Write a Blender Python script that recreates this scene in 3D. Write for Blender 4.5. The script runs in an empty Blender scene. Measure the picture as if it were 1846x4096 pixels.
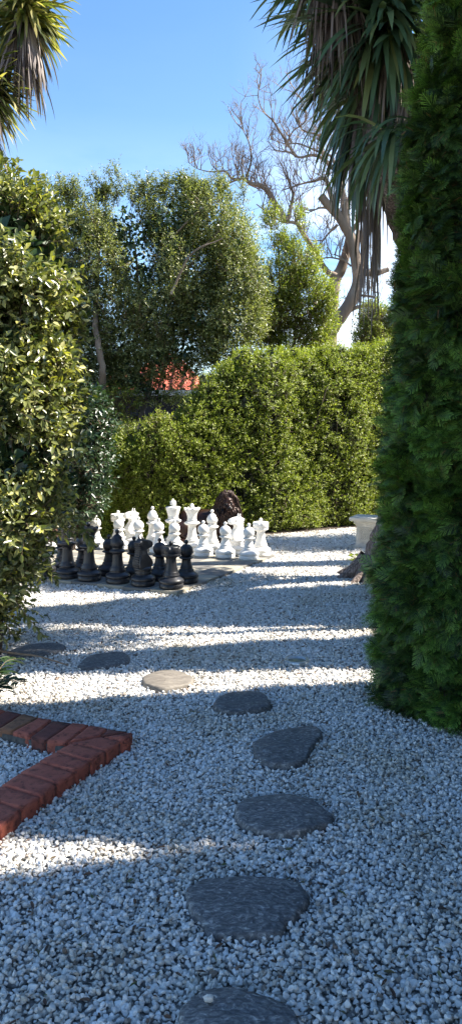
import bpy, bmesh, math, random
import numpy as np
from mathutils import Vector, Matrix

random.seed(7)
rng = np.random.default_rng(11)
PI = math.pi
SC = bpy.context.scene
COL = SC.collection

# ------------------------------------------------------------------ camera
F = 3080.0
PITCH = math.atan((2048 - 1720) / F)
CH = 1.53
cd = bpy.data.cameras.new("camera")
cam = bpy.data.objects.new("camera", cd)
COL.objects.link(cam)
cam.location = (0, 0, CH)
cam.rotation_euler = (PI / 2 - PITCH, 0, 0)
cd.sensor_fit = 'VERTICAL'
cd.sensor_height = 36
cd.lens = F / 4096 * 36
cd.clip_end = 3000
cd.clip_start = 0.05
SC.camera = cam
cP, sP = math.cos(PITCH), math.sin(PITCH)

def G(u, v, z=0.0):
    "ground point seen at photograph pixel u, v"
    x = (u - 923) / F; y = -(v - 2048) / F
    d = (x, cP + y * sP, -sP + y * cP)
    t = (z - CH) / d[2]
    return (d[0] * t, d[1] * t, z)

def W(u, v, Y):
    "point at depth Y on the ray of pixel u, v"
    x = (u - 923) / F; y = -(v - 2048) / F
    dy = cP + y * sP
    t = Y / dy
    return (x * t, Y, CH + (-sP + y * cP) * t)

def W2(a, b, Y):
    return W(a * 1.59, b * 1.59, Y)

# ------------------------------------------------------------------ objects
def tag(o, label=None, cat=None, group=None, kind=None):
    if label: o['label'] = label
    if cat: o['category'] = cat
    if group: o['group'] = group
    if kind: o['kind'] = kind
    return o

def empty(name, loc=(0, 0, 0), rz=0):
    o = bpy.data.objects.new(name, None)
    COL.objects.link(o)
    o.location = loc
    o.rotation_euler = (0, 0, rz)
    o.empty_display_size = 0.1
    return o

def link(name, me, mat=None, parent=None, smooth=False):
    if mat: me.materials.append(mat)
    if smooth:
        me.polygons.foreach_set('use_smooth', np.ones(len(me.polygons), dtype=bool))
    o = bpy.data.objects.new(name, me)
    COL.objects.link(o)
    if parent is not None: o.parent = parent
    return o

def npmesh(name, V, Q, attr=None):
    "V (n,3), Q (m,k) all faces the same size"
    V = np.asarray(V, dtype=np.float32); Q = np.asarray(Q, dtype=np.int32)
    me = bpy.data.meshes.new(name)
    m, k = Q.shape
    me.vertices.add(len(V)); me.vertices.foreach_set('co', V.ravel())
    me.loops.add(m * k); me.loops.foreach_set('vertex_index', Q.ravel())
    me.polygons.add(m)
    me.polygons.foreach_set('loop_start', np.arange(0, m * k, k, dtype=np.int32))
    me.polygons.foreach_set('loop_total', np.full(m, k, dtype=np.int32))
    if attr is not None:
        a = me.attributes.new('tip', 'FLOAT', 'POINT')
        a.data.foreach_set('value', np.asarray(attr, dtype=np.float32))
    me.update(calc_edges=True)
    return me

def bm_obj(name, bm, mat=None, parent=None, smooth=False):
    me = bpy.data.meshes.new(name)
    bm.normal_update()
    bm.to_mesh(me); bm.free()
    return link(name, me, mat, parent, smooth)

def copy_thing(o, parent=None):
    c = o.copy(); COL.objects.link(c)
    if parent is not None: c.parent = parent
    for ch in list(o.children):
        copy_thing(ch, c)
    return c

# ------------------------------------------------------------------ materials
def mat_new(name):
    m = bpy.data.materials.new(name); m.use_nodes = True
    nt = m.node_tree; nt.nodes.clear()
    out = nt.nodes.new('ShaderNodeOutputMaterial')
    b = nt.nodes.new('ShaderNodeBsdfPrincipled')
    nt.links.new(b.outputs[0], out.inputs[0])
    return m, nt, b, out

def ramp(nt, stops):
    r = nt.nodes.new('ShaderNodeValToRGB')
    e = r.color_ramp.elements
    e[0].position = stops[0][0]; e[0].color = (*stops[0][1], 1)
    e[1].position = stops[-1][0]; e[1].color = (*stops[-1][1], 1)
    for p, c in stops[1:-1]:
        x = e.new(p); x.color = (*c, 1)
    return r

def noise(nt, scale, detail=4, rough=0.6, coord='Object', vec=None, scl=None):
    tc = nt.nodes.new('ShaderNodeTexCoord')
    n = nt.nodes.new('ShaderNodeTexNoise')
    n.inputs['Scale'].default_value = scale
    n.inputs['Detail'].default_value = detail
    n.inputs['Roughness'].default_value = rough
    if scl:
        mp = nt.nodes.new('ShaderNodeMapping'); mp.inputs['Scale'].default_value = scl
        nt.links.new(tc.outputs[coord], mp.inputs[0]); nt.links.new(mp.outputs[0], n.inputs['Vector'])
    else:
        nt.links.new(tc.outputs[coord], n.inputs['Vector'])
    return n

def bump(nt, b, h, strength=0.5, dist=0.01):
    bp = nt.nodes.new('ShaderNodeBump')
    bp.inputs['Strength'].default_value = strength
    bp.inputs['Distance'].default_value = dist
    nt.links.new(h, bp.inputs['Height'])
    nt.links.new(bp.outputs[0], b.inputs['Normal'])

def leaf_mat(name, stops, rough=0.45, trans=0.3, tip=None, spec=0.5, tcol=1.0):
    m, nt, b, out = mat_new(name)
    g = nt.nodes.new('ShaderNodeNewGeometry')
    r = ramp(nt, stops)
    nt.links.new(g.outputs['Random Per Island'], r.inputs[0])
    col = r.outputs[0]
    if tip:
        a = nt.nodes.new('ShaderNodeAttribute'); a.attribute_name = 'tip'
        mx = nt.nodes.new('ShaderNodeMix'); mx.data_type = 'RGBA'
        mx.inputs['B'].default_value = (*tip, 1)
        nt.links.new(a.outputs['Fac'], mx.inputs['Factor'])
        nt.links.new(col, mx.inputs['A'])
        col = mx.outputs['Result']
    nt.links.new(col, b.inputs['Base Color'])
    b.inputs['Roughness'].default_value = rough
    b.inputs['Specular IOR Level'].default_value = spec
    if trans > 0:
        t = nt.nodes.new('ShaderNodeBsdfTranslucent')
        mg = nt.nodes.new('ShaderNodeMix'); mg.data_type = 'RGBA'; mg.blend_type = 'MULTIPLY'
        mg.inputs['Factor'].default_value = 1
        mg.inputs['B'].default_value = (1.25 * tcol, 1.35 * tcol, 0.5 * tcol, 1)
        nt.links.new(col, mg.inputs['A'])
        nt.links.new(mg.outputs['Result'], t.inputs['Color'])
        ms = nt.nodes.new('ShaderNodeMixShader'); ms.inputs[0].default_value = trans
        nt.links.new(b.outputs[0], ms.inputs[1]); nt.links.new(t.outputs[0], ms.inputs[2])
        nt.links.new(ms.outputs[0], out.inputs[0])
    return m

def plain(name, stops, nscale=20, rough=0.6, bstr=0.0, bdist=0.003, detail=5, scl=None, spec=0.5, metal=0.0):
    m, nt, b, out = mat_new(name)
    n = noise(nt, nscale, detail, scl=scl)
    r = ramp(nt, stops)
    nt.links.new(n.outputs[0], r.inputs[0]); nt.links.new(r.outputs[0], b.inputs['Base Color'])
    b.inputs['Roughness'].default_value = rough
    b.inputs['Specular IOR Level'].default_value = spec
    b.inputs['Metallic'].default_value = metal
    if bstr > 0: bump(nt, b, n.outputs[0], bstr, bdist)
    return m

def gravel_mat(name, obj_random=True):
    m, nt, b, out = mat_new(name)
    oi = nt.nodes.new('ShaderNodeObjectInfo')
    r = ramp(nt, [(0.0, (.22, .16, .12)), (0.04, (.40, .36, .31)), (0.12, (.62, .60, .555)), (0.4, (.76, .745, .71)), (0.75, (.82, .805, .775)), (1.0, (.87, .855, .82))])
    nt.links.new(oi.outputs['Random'], r.inputs[0])
    n = noise(nt, 90, 6, .65)
    rn = ramp(nt, [(0.36, (.62, .61, .60)), (0.55, (1, 1, 1))])
    nt.links.new(n.outputs[0], rn.inputs[0])
    mx = nt.nodes.new('ShaderNodeMix'); mx.data_type = 'RGBA'; mx.blend_type = 'MULTIPLY'; mx.inputs['Factor'].default_value = .75
    nt.links.new(r.outputs[0], mx.inputs['A']); nt.links.new(rn.outputs[0], mx.inputs['B'])
    nl_ = nt.nodes.new('ShaderNodeTexNoise'); nl_.inputs['Scale'].default_value = 1.1; nl_.inputs['Detail'].default_value = 6; nl_.inputs['Roughness'].default_value = .65
    nt.links.new(oi.outputs['Location'], nl_.inputs['Vector'])
    rl = ramp(nt, [(0.34, (.82, .77, .68)), (0.44, (.95, .93, .89)), (0.52, (1, 1, 1))])
    nt.links.new(nl_.outputs[0], rl.inputs[0])
    md_ = nt.nodes.new('ShaderNodeMix'); md_.data_type = 'RGBA'; md_.blend_type = 'MULTIPLY'; md_.inputs['Factor'].default_value = 1
    nt.links.new(mx.outputs['Result'], md_.inputs['A']); nt.links.new(rl.outputs[0], md_.inputs['B'])
    nt.links.new(md_.outputs['Result'], b.inputs['Base Color'])
    b.inputs['Roughness'].default_value = .75
    b.inputs['Specular IOR Level'].default_value = .3
    bump(nt, b, n.outputs[0], .25, .002)
    return m

M = {}
M['pebble'] = gravel_mat('white_marble_chip')

def ground_mat():
    m, nt, b, out = mat_new('gravel_bed')
    tc = nt.nodes.new('ShaderNodeTexCoord')
    v = nt.nodes.new('ShaderNodeTexVoronoi'); v.inputs['Scale'].default_value = 48
    nt.links.new(tc.outputs['Object'], v.inputs['Vector'])
    r = ramp(nt, [(0.0, (.42, .40, .37)), (0.45, (.28, .27, .25)), (0.75, (.07, .07, .065))])
    mm = nt.nodes.new('ShaderNodeMath'); mm.operation = 'MULTIPLY'; mm.inputs[1].default_value = 1.0
    nt.links.new(v.outputs['Distance'], mm.inputs[0]); nt.links.new(mm.outputs[0], r.inputs[0])
    nt.links.new(r.outputs[0], b.inputs['Base Color'])
    b.inputs['Roughness'].default_value = .9
    bp = nt.nodes.new('ShaderNodeBump'); bp.invert = True; bp.inputs['Distance'].default_value = .01
    nt.links.new(v.outputs['Distance'], bp.inputs['Height']); nt.links.new(bp.outputs[0], b.inputs['Normal'])
    return m
M['ground'] = ground_mat()

def slate_mat():
    m, nt, b, out = mat_new('slate')
    tc = nt.nodes.new('ShaderNodeTexCoord')
    mp = nt.nodes.new('ShaderNodeMapping'); mp.inputs['Scale'].default_value = (1, 1.6, 1); mp.inputs['Location'].default_value = (.07, .12, .05)
    nt.links.new(tc.outputs['Object'], mp.inputs[0])
    w = nt.nodes.new('ShaderNodeTexWave'); w.wave_type = 'RINGS'; w.rings_direction = 'Z'
    w.inputs['Scale'].default_value = 11; w.inputs['Distortion'].default_value = 9
    w.inputs['Detail'].default_value = 5; w.inputs['Detail Scale'].default_value = 2.2
    nt.links.new(mp.outputs[0], w.inputs['Vector'])
    n = nt.nodes.new('ShaderNodeTexNoise'); n.inputs['Scale'].default_value = 32; n.inputs['Detail'].default_value = 9; n.inputs['Roughness'].default_value = .72
    n.inputs['Distortion'].default_value = 1.2
    nt.links.new(mp.outputs[0], n.inputs['Vector'])
    r1 = ramp(nt, [(0.3, (.045, .045, .047)), (0.46, (.095, .095, .098)), (0.56, (.17, .168, .168)), (0.65, (.40, .39, .37))])
    nt.links.new(n.outputs[0], r1.inputs[0])
    r2 = ramp(nt, [(0.0, (.80, .80, .81)), (0.7, (1.05, 1.05, 1.03)), (1.0, (1.4, 1.38, 1.32))])
    nt.links.new(w.outputs[0], r2.inputs[0])
    mx = nt.nodes.new('ShaderNodeMix'); mx.data_type = 'RGBA'; mx.blend_type = 'MULTIPLY'; mx.inputs['Factor'].default_value = .8
    nt.links.new(r1.outputs[0], mx.inputs['A']); nt.links.new(r2.outputs[0], mx.inputs['B'])
    oi = nt.nodes.new('ShaderNodeObjectInfo')
    rr = ramp(nt, [(0, (.8, .8, .8)), (1, (1.25, 1.2, 1.15))])
    nt.links.new(oi.outputs['Random'], rr.inputs[0])
    m2 = nt.nodes.new('ShaderNodeMix'); m2.data_type = 'RGBA'; m2.blend_type = 'MULTIPLY'; m2.inputs['Factor'].default_value = 1
    nt.links.new(mx.outputs['Result'], m2.inputs['A']); nt.links.new(rr.outputs[0], m2.inputs['B'])
    nt.links.new(m2.outputs['Result'], b.inputs['Base Color'])
    b.inputs['Roughness'].default_value = .62
    ad = nt.nodes.new('ShaderNodeMath'); ad.operation = 'ADD'
    ml = nt.nodes.new('ShaderNodeMath'); ml.operation = 'MULTIPLY'; ml.inputs[1].default_value = .35
    nt.links.new(w.outputs[0], ml.inputs[0]); nt.links.new(ml.outputs[0], ad.inputs[0]); nt.links.new(n.outputs[0], ad.inputs[1])
    bump(nt, b, ad.outputs[0], .55, .004)
    return m
M['slate'] = slate_mat()

def brick_mat(name, a, c, soot):
    m, nt, b, out = mat_new(name)
    n = noise(nt, 9, 8, .7)
    r = ramp(nt, [(0.3, a), (0.7, c)])
    nt.links.new(n.outputs[0], r.inputs[0])
    n2 = noise(nt, 28, 6, .75)
    r2 = ramp(nt, [(0.38, soot), (0.5, (1, 1, 1))])
    nt.links.new(n2.outputs[0], r2.inputs[0])
    mx = nt.nodes.new('ShaderNodeMix'); mx.data_type = 'RGBA'; mx.blend_type = 'MULTIPLY'; mx.inputs['Factor'].default_value = 1
    nt.links.new(r.outputs[0], mx.inputs['A']); nt.links.new(r2.outputs[0], mx.inputs['B'])
    nt.links.new(mx.outputs['Result'], b.inputs['Base Color'])
    b.inputs['Roughness'].default_value = .85
    bump(nt, b, n2.outputs[0], .6, .005)
    return m
M['brick'] = brick_mat('red_clay_brick', (.32, .075, .046), (.44, .125, .075), (.4, .4, .42))
M['brick_pale'] = brick_mat('ochre_clay_brick', (.21, .085, .04), (.28, .13, .065), (.45, .45, .45))
M['brick_dark'] = brick_mat('mossy_clay_brick', (.13, .038, .026), (.19, .058, .04), (.3, .3, .3))
M['mortar'] = plain('mortar', [(0.3, (.05, .045, .04)), (0.7, (.13, .12, .11))], 60, .95, .5)
M['white'] = plain('white_plastic', [(0.30, (.52, .49, .43)), (0.42, (.74, .72, .68)), (0.7, (.82, .81, .77))], 11, .45, .08, .002, 9)
M['black'] = plain('black_plastic', [(0.3, (.009, .010, .013)), (0.55, (.017, .0175, .021)), (0.72, (.055, .054, .055))], 14, .40, .08, .002, 9)
M['paver_light'] = plain('sand_paver', [(0.3, (.27, .245, .19)), (0.7, (.36, .33, .265))], 7, .85, .25, .002, 8)
M['paver_dark'] = plain('grey_paver', [(0.3, (.13, .125, .115)), (0.7, (.20, .19, .17))], 7, .85, .25, .002, 8)
M['bronze'] = plain('dark_bronze', [(0.3, (.012, .007, .006)), (0.55, (.035, .015, .010)), (0.8, (.09, .036, .022))], 9, .36, .3, .004, 8, metal=.35)
M['glint'] = plain('pale_glaze', [(0.3, (.6, .6, .6)), (0.7, (.8, .8, .8))], 9, .3)
M['lime'] = plain('cast_limestone', [(0.3, (.42, .40, .34)), (0.7, (.62, .60, .54))], 14, .85, .35, .003, 8)
M['steel'] = plain('brushed_steel', [(0.3, (.45, .46, .45)), (0.7, (.62, .62, .6))], 40, .35, metal=.9)
M['lens'] = plain('frosted_lens', [(0.3, (.14, .17, .16)), (0.7, (.24, .28, .26))], 10, .12)
M['bark_pale'] = plain('pale_bark', [(0.3, (.11, .08, .055)), (0.55, (.22, .165, .12)), (0.75, (.34, .28, .22))], 6, .85, .6, .02, 7, scl=(1, 1, .25))
M['bark_twig'] = plain('twig_bark', [(0.3, (.12, .08, .055)), (0.7, (.27, .20, .15))], 8, .8)
M['bark_dark'] = plain('dark_bark', [(0.3, (.035, .026, .02)), (0.7, (.12, .09, .07))], 12, .9, .6, .01, 7, scl=(1, 1, .3))
M['bark_cork'] = plain('corky_bark', [(0.32, (.05, .037, .032)), (0.5, (.17, .13, .11)), (0.62, (.34, .27, .24))], 55, .9, 1.0, .03, 6, scl=(1, 1, .3))
M['stem'] = plain('green_brown_stem', [(0.3, (.10, .07, .045)), (0.7, (.22, .16, .10))], 12, .8)
M['rock_rust'] = plain('rust_stone', [(0.3, (.16, .07, .05)), (0.6, (.38, .22, .16)), (0.8, (.5, .36, .28))], 5, .85, .7, .02, 8)
M['rock_dark'] = plain('dark_red_stone', [(0.3, (.05, .02, .018)), (0.7, (.15, .06, .05))], 5, .85, .7, .02, 8)
M['fence'] = plain('weathered_paling', [(0.3, (.045, .042, .04)), (0.7, (.12, .11, .10))], 5, .9, .3, .004, 7, scl=(6, 6, .5))
M['housewall'] = plain('eave_shade_render', [(0.3, (.018, .022, .035)), (0.7, (.035, .04, .055))], 3, .9)  # shade under the eaves put into the wall colour
M['rooftile'] = plain('terracotta_tile', [(0.3, (.34, .07, .04)), (0.7, (.5, .13, .08))], 5, .8, .2)
M['gutter'] = plain('painted_gutter', [(0.3, (.5, .5, .46)), (0.7, (.6, .6, .55))], 3, .5)
M['drystick'] = plain('dry_stick', [(0.3, (.20, .13, .08)), (0.7, (.36, .26, .18))], 20, .8)
M['soil'] = plain('leaf_litter_soil', [(0.3, (.03, .022, .015)), (0.7, (.08, .055, .04))], 12, .95, .5, .01)

M['leaf_shrub'] = leaf_mat('broad_shrub_leaf', [(0, (.04, .06, .018)), (.35, (.13, .155, .045)), (.7, (.25, .26, .09)), (.92, (.38, .36, .14)), (1, (.46, .45, .05))], .34, .27, spec=.75)
M['leaf_dark'] = leaf_mat('deep_green_leaf', [(0, (.015, .035, .016)), (.5, (.03, .06, .026)), (1, (.06, .10, .04))], .34, .2)
M['leaf_olive'] = leaf_mat('olive_grey_leaf', [(0, (.06, .075, .022)), (.4, (.15, .175, .058)), (.8, (.26, .28, .11)), (1, (.42, .42, .19))], .38, .38, spec=.5)
M['leaf_lime'] = leaf_mat('yellow_green_leaf', [(0, (.09, .12, .02)), (.5, (.20, .245, .04)), (1, (.36, .38, .07))], .4, .42)
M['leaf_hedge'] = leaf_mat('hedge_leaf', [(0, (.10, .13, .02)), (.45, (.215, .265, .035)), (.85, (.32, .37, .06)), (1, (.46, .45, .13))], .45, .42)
M['leaf_hedge_low'] = leaf_mat('shade_painted_hedge_leaf', [(0, (.045, .06, .018)), (.5, (.10, .13, .032)), (.9, (.18, .21, .05)), (1, (.32, .33, .11))], .45, .34)  # hedge leaf colours darkened to carry the low hedge's shade
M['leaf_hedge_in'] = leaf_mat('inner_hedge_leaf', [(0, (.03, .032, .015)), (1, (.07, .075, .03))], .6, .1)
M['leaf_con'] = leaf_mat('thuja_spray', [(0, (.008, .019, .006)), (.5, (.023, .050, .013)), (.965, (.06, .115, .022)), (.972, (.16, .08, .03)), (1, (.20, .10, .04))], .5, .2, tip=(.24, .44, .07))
M['core'] = plain('painted_inner_shade', [(0.3, (.010, .012, .008)), (0.7, (.028, .026, .016))], 14, 1.0, .6, .03)  # interior shade put into a near-black colour for the solid cores
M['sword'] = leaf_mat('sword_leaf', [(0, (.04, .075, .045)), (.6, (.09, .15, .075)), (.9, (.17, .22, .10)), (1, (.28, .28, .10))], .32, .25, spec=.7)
M['sword_sun'] = leaf_mat('sun_painted_sword_leaf', [(0, (.04, .055, .02)), (.4, (.10, .12, .035)), (.7, (.26, .24, .07)), (1, (.50, .42, .20))], .35, .42, spec=.6)  # sword leaf with the yellow of backlight put into its colour
M['dead'] = leaf_mat('dead_sword_leaf', [(0, (.07, .05, .045)), (.5, (.18, .135, .12)), (1, (.36, .29, .25))], .6, .15, tcol=.8)
M['dead_litter'] = leaf_mat('fallen_leaf', [(0, (.04, .02, .012)), (.6, (.12, .06, .03)), (1, (.10, .12, .04))], .6, .1)

# ------------------------------------------------------------------ geometry tools
class Tubes:
    def __init__(s): s.V = []; s.Q = []; s.n = 0
    def add(s, pts, rad, k=6, jit=0.0):
        pts = np.array(pts, dtype=float); m = len(pts)
        rad = np.broadcast_to(np.array(rad, dtype=float), (m,))
        T = np.gradient(pts, axis=0); T /= (np.linalg.norm(T, axis=1, keepdims=True) + 1e-9)
        ref = np.array([0.31, 0.87, 0.2]) if abs(T[0][2]) > .8 else np.array([0., 0., 1.])
        A = np.cross(T, ref); A /= (np.linalg.norm(A, axis=1, keepdims=True) + 1e-9)
        B = np.cross(T, A)
        th = np.arange(k) * 2 * PI / k
        rr = rad[:, None] * (1 + (jit * rng.standard_normal((m, k)) if jit else 0))
        V = pts[:, None, :] + rr[..., None] * (A[:, None, :] * np.cos(th)[None, :, None] + B[:, None, :] * np.sin(th)[None, :, None])
        s.V.append(V.reshape(-1, 3))
        i = np.arange(m - 1)[:, None] * k; j = np.arange(k)[None, :]
        a = i + j; b = i + (j + 1) % k
        s.Q.append(np.stack([a, b, b + k, a + k], -1).reshape(-1, 4) + s.n)
        # tip cap
        s.n += m * k
    def mesh(s, name): return npmesh(name, np.concatenate(s.V), np.concatenate(s.Q))
    def obj(s, name, mat, parent=None): return link(name, s.mesh(name), mat, parent, True)

def smooth_path(pts, n=8):
    "Catmull-Rom through pts"
    P = np.array(pts, float); P = np.vstack([2 * P[0] - P[1], P, 2 * P[-1] - P[-2]])
    out = []
    for i in range(1, len(P) - 2):
        for t in np.linspace(0, 1, n, endpoint=False):
            a, b, c, d = P[i - 1], P[i], P[i + 1], P[i + 2]
            out.append(.5 * ((2 * b) + (-a + c) * t + (2 * a - 5 * b + 4 * c - d) * t * t + (-a + 3 * b - 3 * c + d) * t ** 3))
    out.append(P[-2])
    return np.array(out)

def unit(A): return A / (np.linalg.norm(A, axis=-1, keepdims=True) + 1e-9)

def rand_dirs(n):
    return unit(rng.standard_normal((n, 3)))

def build_leaves(name, P, D, N, L, Wd, mat, parent, near=False, fold=.25, droop=.15):
    n = len(P)
    D = unit(D); S = unit(np.cross(D, N)); N = np.cross(S, D)
    L = np.broadcast_to(L, (n,))[:, None]; Wd = np.broadcast_to(Wd, (n,))[:, None]
    if near:
        st = [(0, 0, 0), (.22, .38, fold * .38), (.62, .44, fold * .44), (1, 0, -droop), (.62, -.44, fold * .44), (.22, -.38, fold * .38)]
        Q = np.array([[0, 1, 2, 3], [0, 3, 4, 5]])
    else:
        st = [(0, 0, 0), (.45, .5, fold * .5), (1, 0, -droop), (.45, -.5, fold * .5)]
        Q = np.array([[0, 1, 2], [0, 2, 3]])
    k = len(st)
    V = np.empty((n, k, 3))
    for i, (a, b, c) in enumerate(st):
        V[:, i] = P + D * (a * L) + S * (b * Wd) + N * (c * (Wd if c > 0 else L))
    QQ = (Q[None] + (np.arange(n) * k)[:, None, None]).reshape(-1, Q.shape[1])
    return link(name, npmesh(name, V.reshape(-1, 3), QQ), mat, parent)

def twig_leaves(P0, D0, Lt, k, spread=1.0, jitter=.25):
    "leaves along twigs; returns base points, directions, normals"
    n = len(P0)
    t = (np.arange(k) + .6) / k
    A = unit(np.cross(D0, rand_dirs(n))); B = np.cross(D0, A)
    ph = rng.uniform(0, 2 * PI, n)[:, None] + np.arange(k)[None] * 2.4
    P = P0[:, None] + D0[:, None] * (t[None, :, None] * np.broadcast_to(Lt, (n,))[:, None, None])
    R = A[:, None] * np.cos(ph)[..., None] + B[:, None] * np.sin(ph)[..., None]
    D = D0[:, None] * (.35 + .5 * t[None, :, None]) + R * spread * (1.05 - .55 * t[None, :, None]) + rng.normal(0, jitter, (n, k, 3))
    N = D0[:, None] - R * .5 + np.array([0, 0, .9]) + rng.normal(0, .35, (n, k, 3))
    return P.reshape(-1, 3), unit(D.reshape(-1, 3)), unit(N.reshape(-1, 3))

def lump(P, s=3.0, seed=0):
    r = np.random.default_rng(seed)
    v = np.zeros(len(P))
    for i in range(7):
        k = r.normal(0, s, 3); v += np.sin(P @ k + r.uniform(0, 6))
    return v / 2.6

def blob_points(blobs, n, shell=.55, seed=1, thr=-.6, freq=3.5):
    "blobs: (cx,cy,cz, rx,ry,rz). points biased towards the outside of the union, thinned by lumps"
    bl = np.array(blobs); vol = (bl[:, 3] * bl[:, 4] * bl[:, 5]) ** .8; pr = vol / vol.sum()
    out = []; outn = []
    tot = 0
    while tot < n:
        m = int(n * 1.5)
        idx = rng.choice(len(bl), m, p=pr)
        d = rand_dirs(m); r = rng.uniform(shell ** 3, 1.12, m) ** (1 / 3)
        P = bl[idx, :3] + d * bl[idx, 3:6] * r[:, None]
        P = bl[idx, :3] + (P - bl[idx, :3]) * np.where(rng.random(m) < .12, rng.uniform(1, 1.28, m), 1)[:, None] * (1 + .08 * lump(P, freq * .9, seed + 50))[:, None]
        # drop those deep within another blob
        q = np.min(np.linalg.norm((P[:, None] - bl[None, :, :3]) / bl[None, :, 3:6], axis=2), axis=1)
        keep = (q > shell * .9) & (lump(P, freq, seed) > thr) & (P[:, 2] > .03)
        out.append(P[keep]); outn.append(unit(d[keep] / bl[idx[keep], 3:6])); tot += keep.sum()
    return np.concatenate(out)[:n], np.concatenate(outn)[:n]

def lathe_bm(profile, seg=40, fn=None):
    bm = bmesh.new(); rings = []
    for r, z in profile:
        if r < 1e-4:
            rings.append([bm.verts.new((0, 0, z))])
        else:
            ring = []
            for i in range(seg):
                a = 2 * PI * i / seg
                x, y, zz = r * math.cos(a), r * math.sin(a), z
                if fn: x, y, zz = fn(x, y, zz, a, r)
                ring.append(bm.verts.new((x, y, zz)))
            rings.append(ring)
    for A, B in zip(rings, rings[1:]):
        for i in range(seg):
            j = (i + 1) % seg
            if len(A) == 1 and len(B) == 1: continue
            if len(A) == 1: bm.faces.new((A[0], B[j], B[i]))
            elif len(B) == 1: bm.faces.new((A[i], A[j], B[0]))
            else: bm.faces.new((A[i], A[j], B[j], B[i]))
    bmesh.ops.recalc_face_normals(bm, faces=bm.faces)
    return bm

def bx(bm, cx, cy, cz, sx, sy, sz, rz=0, bevel=0):
    r = bmesh.ops.create_cube(bm, size=1)
    vs = r['verts']
    bmesh.ops.scale(bm, vec=(sx, sy, sz), verts=vs)
    if bevel > 0:
        es = list({e for v in vs for e in v.link_edges})
        rb = bmesh.ops.bevel(bm, geom=es, offset=bevel, segments=2, affect='EDGES', profile=.6)
        vs = [v for v in rb['verts']] + [v for v in vs if v.is_valid]
        vs = list({v for v in vs})
    bmesh.ops.rotate(bm, cent=(0, 0, 0), matrix=Matrix.Rotation(rz, 3, 'Z'), verts=vs)
    bmesh.ops.translate(bm, vec=(cx, cy, cz), verts=vs)

# ------------------------------------------------------------------ slab from an outline
POLYS = []   # keep-out outlines for the pebbles
def slab(name, outline, ztop, zbot, rings, mat, parent=None, bulge=.006, loc=None, subdiv=True, seed=0):
    "outline: list of ground (x,y); top rounded over; origin at centre"
    P = np.array([(p[0], p[1]) for p in outline], float)
    c = P.mean(0) if loc is None else np.array(loc[:2])
    if subdiv:
        Q = np.vstack([P, P[:1]])
        k = np.vstack([P[-1], P, P[:2]])
        o = []
        for i in range(1, len(P) + 1):
            for t in (0, .25, .5, .75):
                a, b, cc, d = k[i - 1], k[i], k[i + 1], k[(i + 2) % len(k)] if i + 2 < len(k) else k[2]
                o.append(.5 * ((2 * b) + (-a + cc) * t + (2 * a - 5 * b + 4 * cc - d) * t * t + (-a + 3 * b - 3 * cc + d) * t ** 3))
        P = np.array(o)
        r = np.random.default_rng(seed)
        P = P + r.normal(0, .0022, P.shape); P = P + (P - P.mean(0)) * (.018 * np.sin(np.arange(len(P)) * .9 + seed) * np.sin(np.arange(len(P)) * .37 + seed))[:, None]
    m = len(P)
    r = np.random.default_rng(seed + 5)
    bm = bmesh.new(); R = []
    cc = P.mean(0)
    for (s, z) in rings:
        ring = []
        for i in range(m):
            q = cc + (P[i] - cc) * s
            dz = 0
            if s < .99: dz = bulge * (math.sin(q[0] * 23 + seed) + math.sin(q[1] * 31 + seed * 2)) * .5 + r.normal(0, .0008)
            ring.append(bm.verts.new((q[0] - c[0], q[1] - c[1], z + dz)))
        R.append(ring)
    for A, B in zip(R, R[1:]):
        for i in range(m):
            j = (i + 1) % m
            bm.faces.new((A[i], A[j], B[j], B[i]))
    cv = bm.verts.new((cc[0] - c[0], cc[1] - c[1], rings[-1][1]))
    for i in range(m): bm.faces.new((R[-1][i], R[-1][(i + 1) % m], cv))
    bmesh.ops.recalc_face_normals(bm, faces=bm.faces)
    o = bm_obj(name, bm, mat, parent, True)
    if parent is None: o.location = (c[0], c[1], 0)
    POLYS.append(P)
    return o

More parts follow.
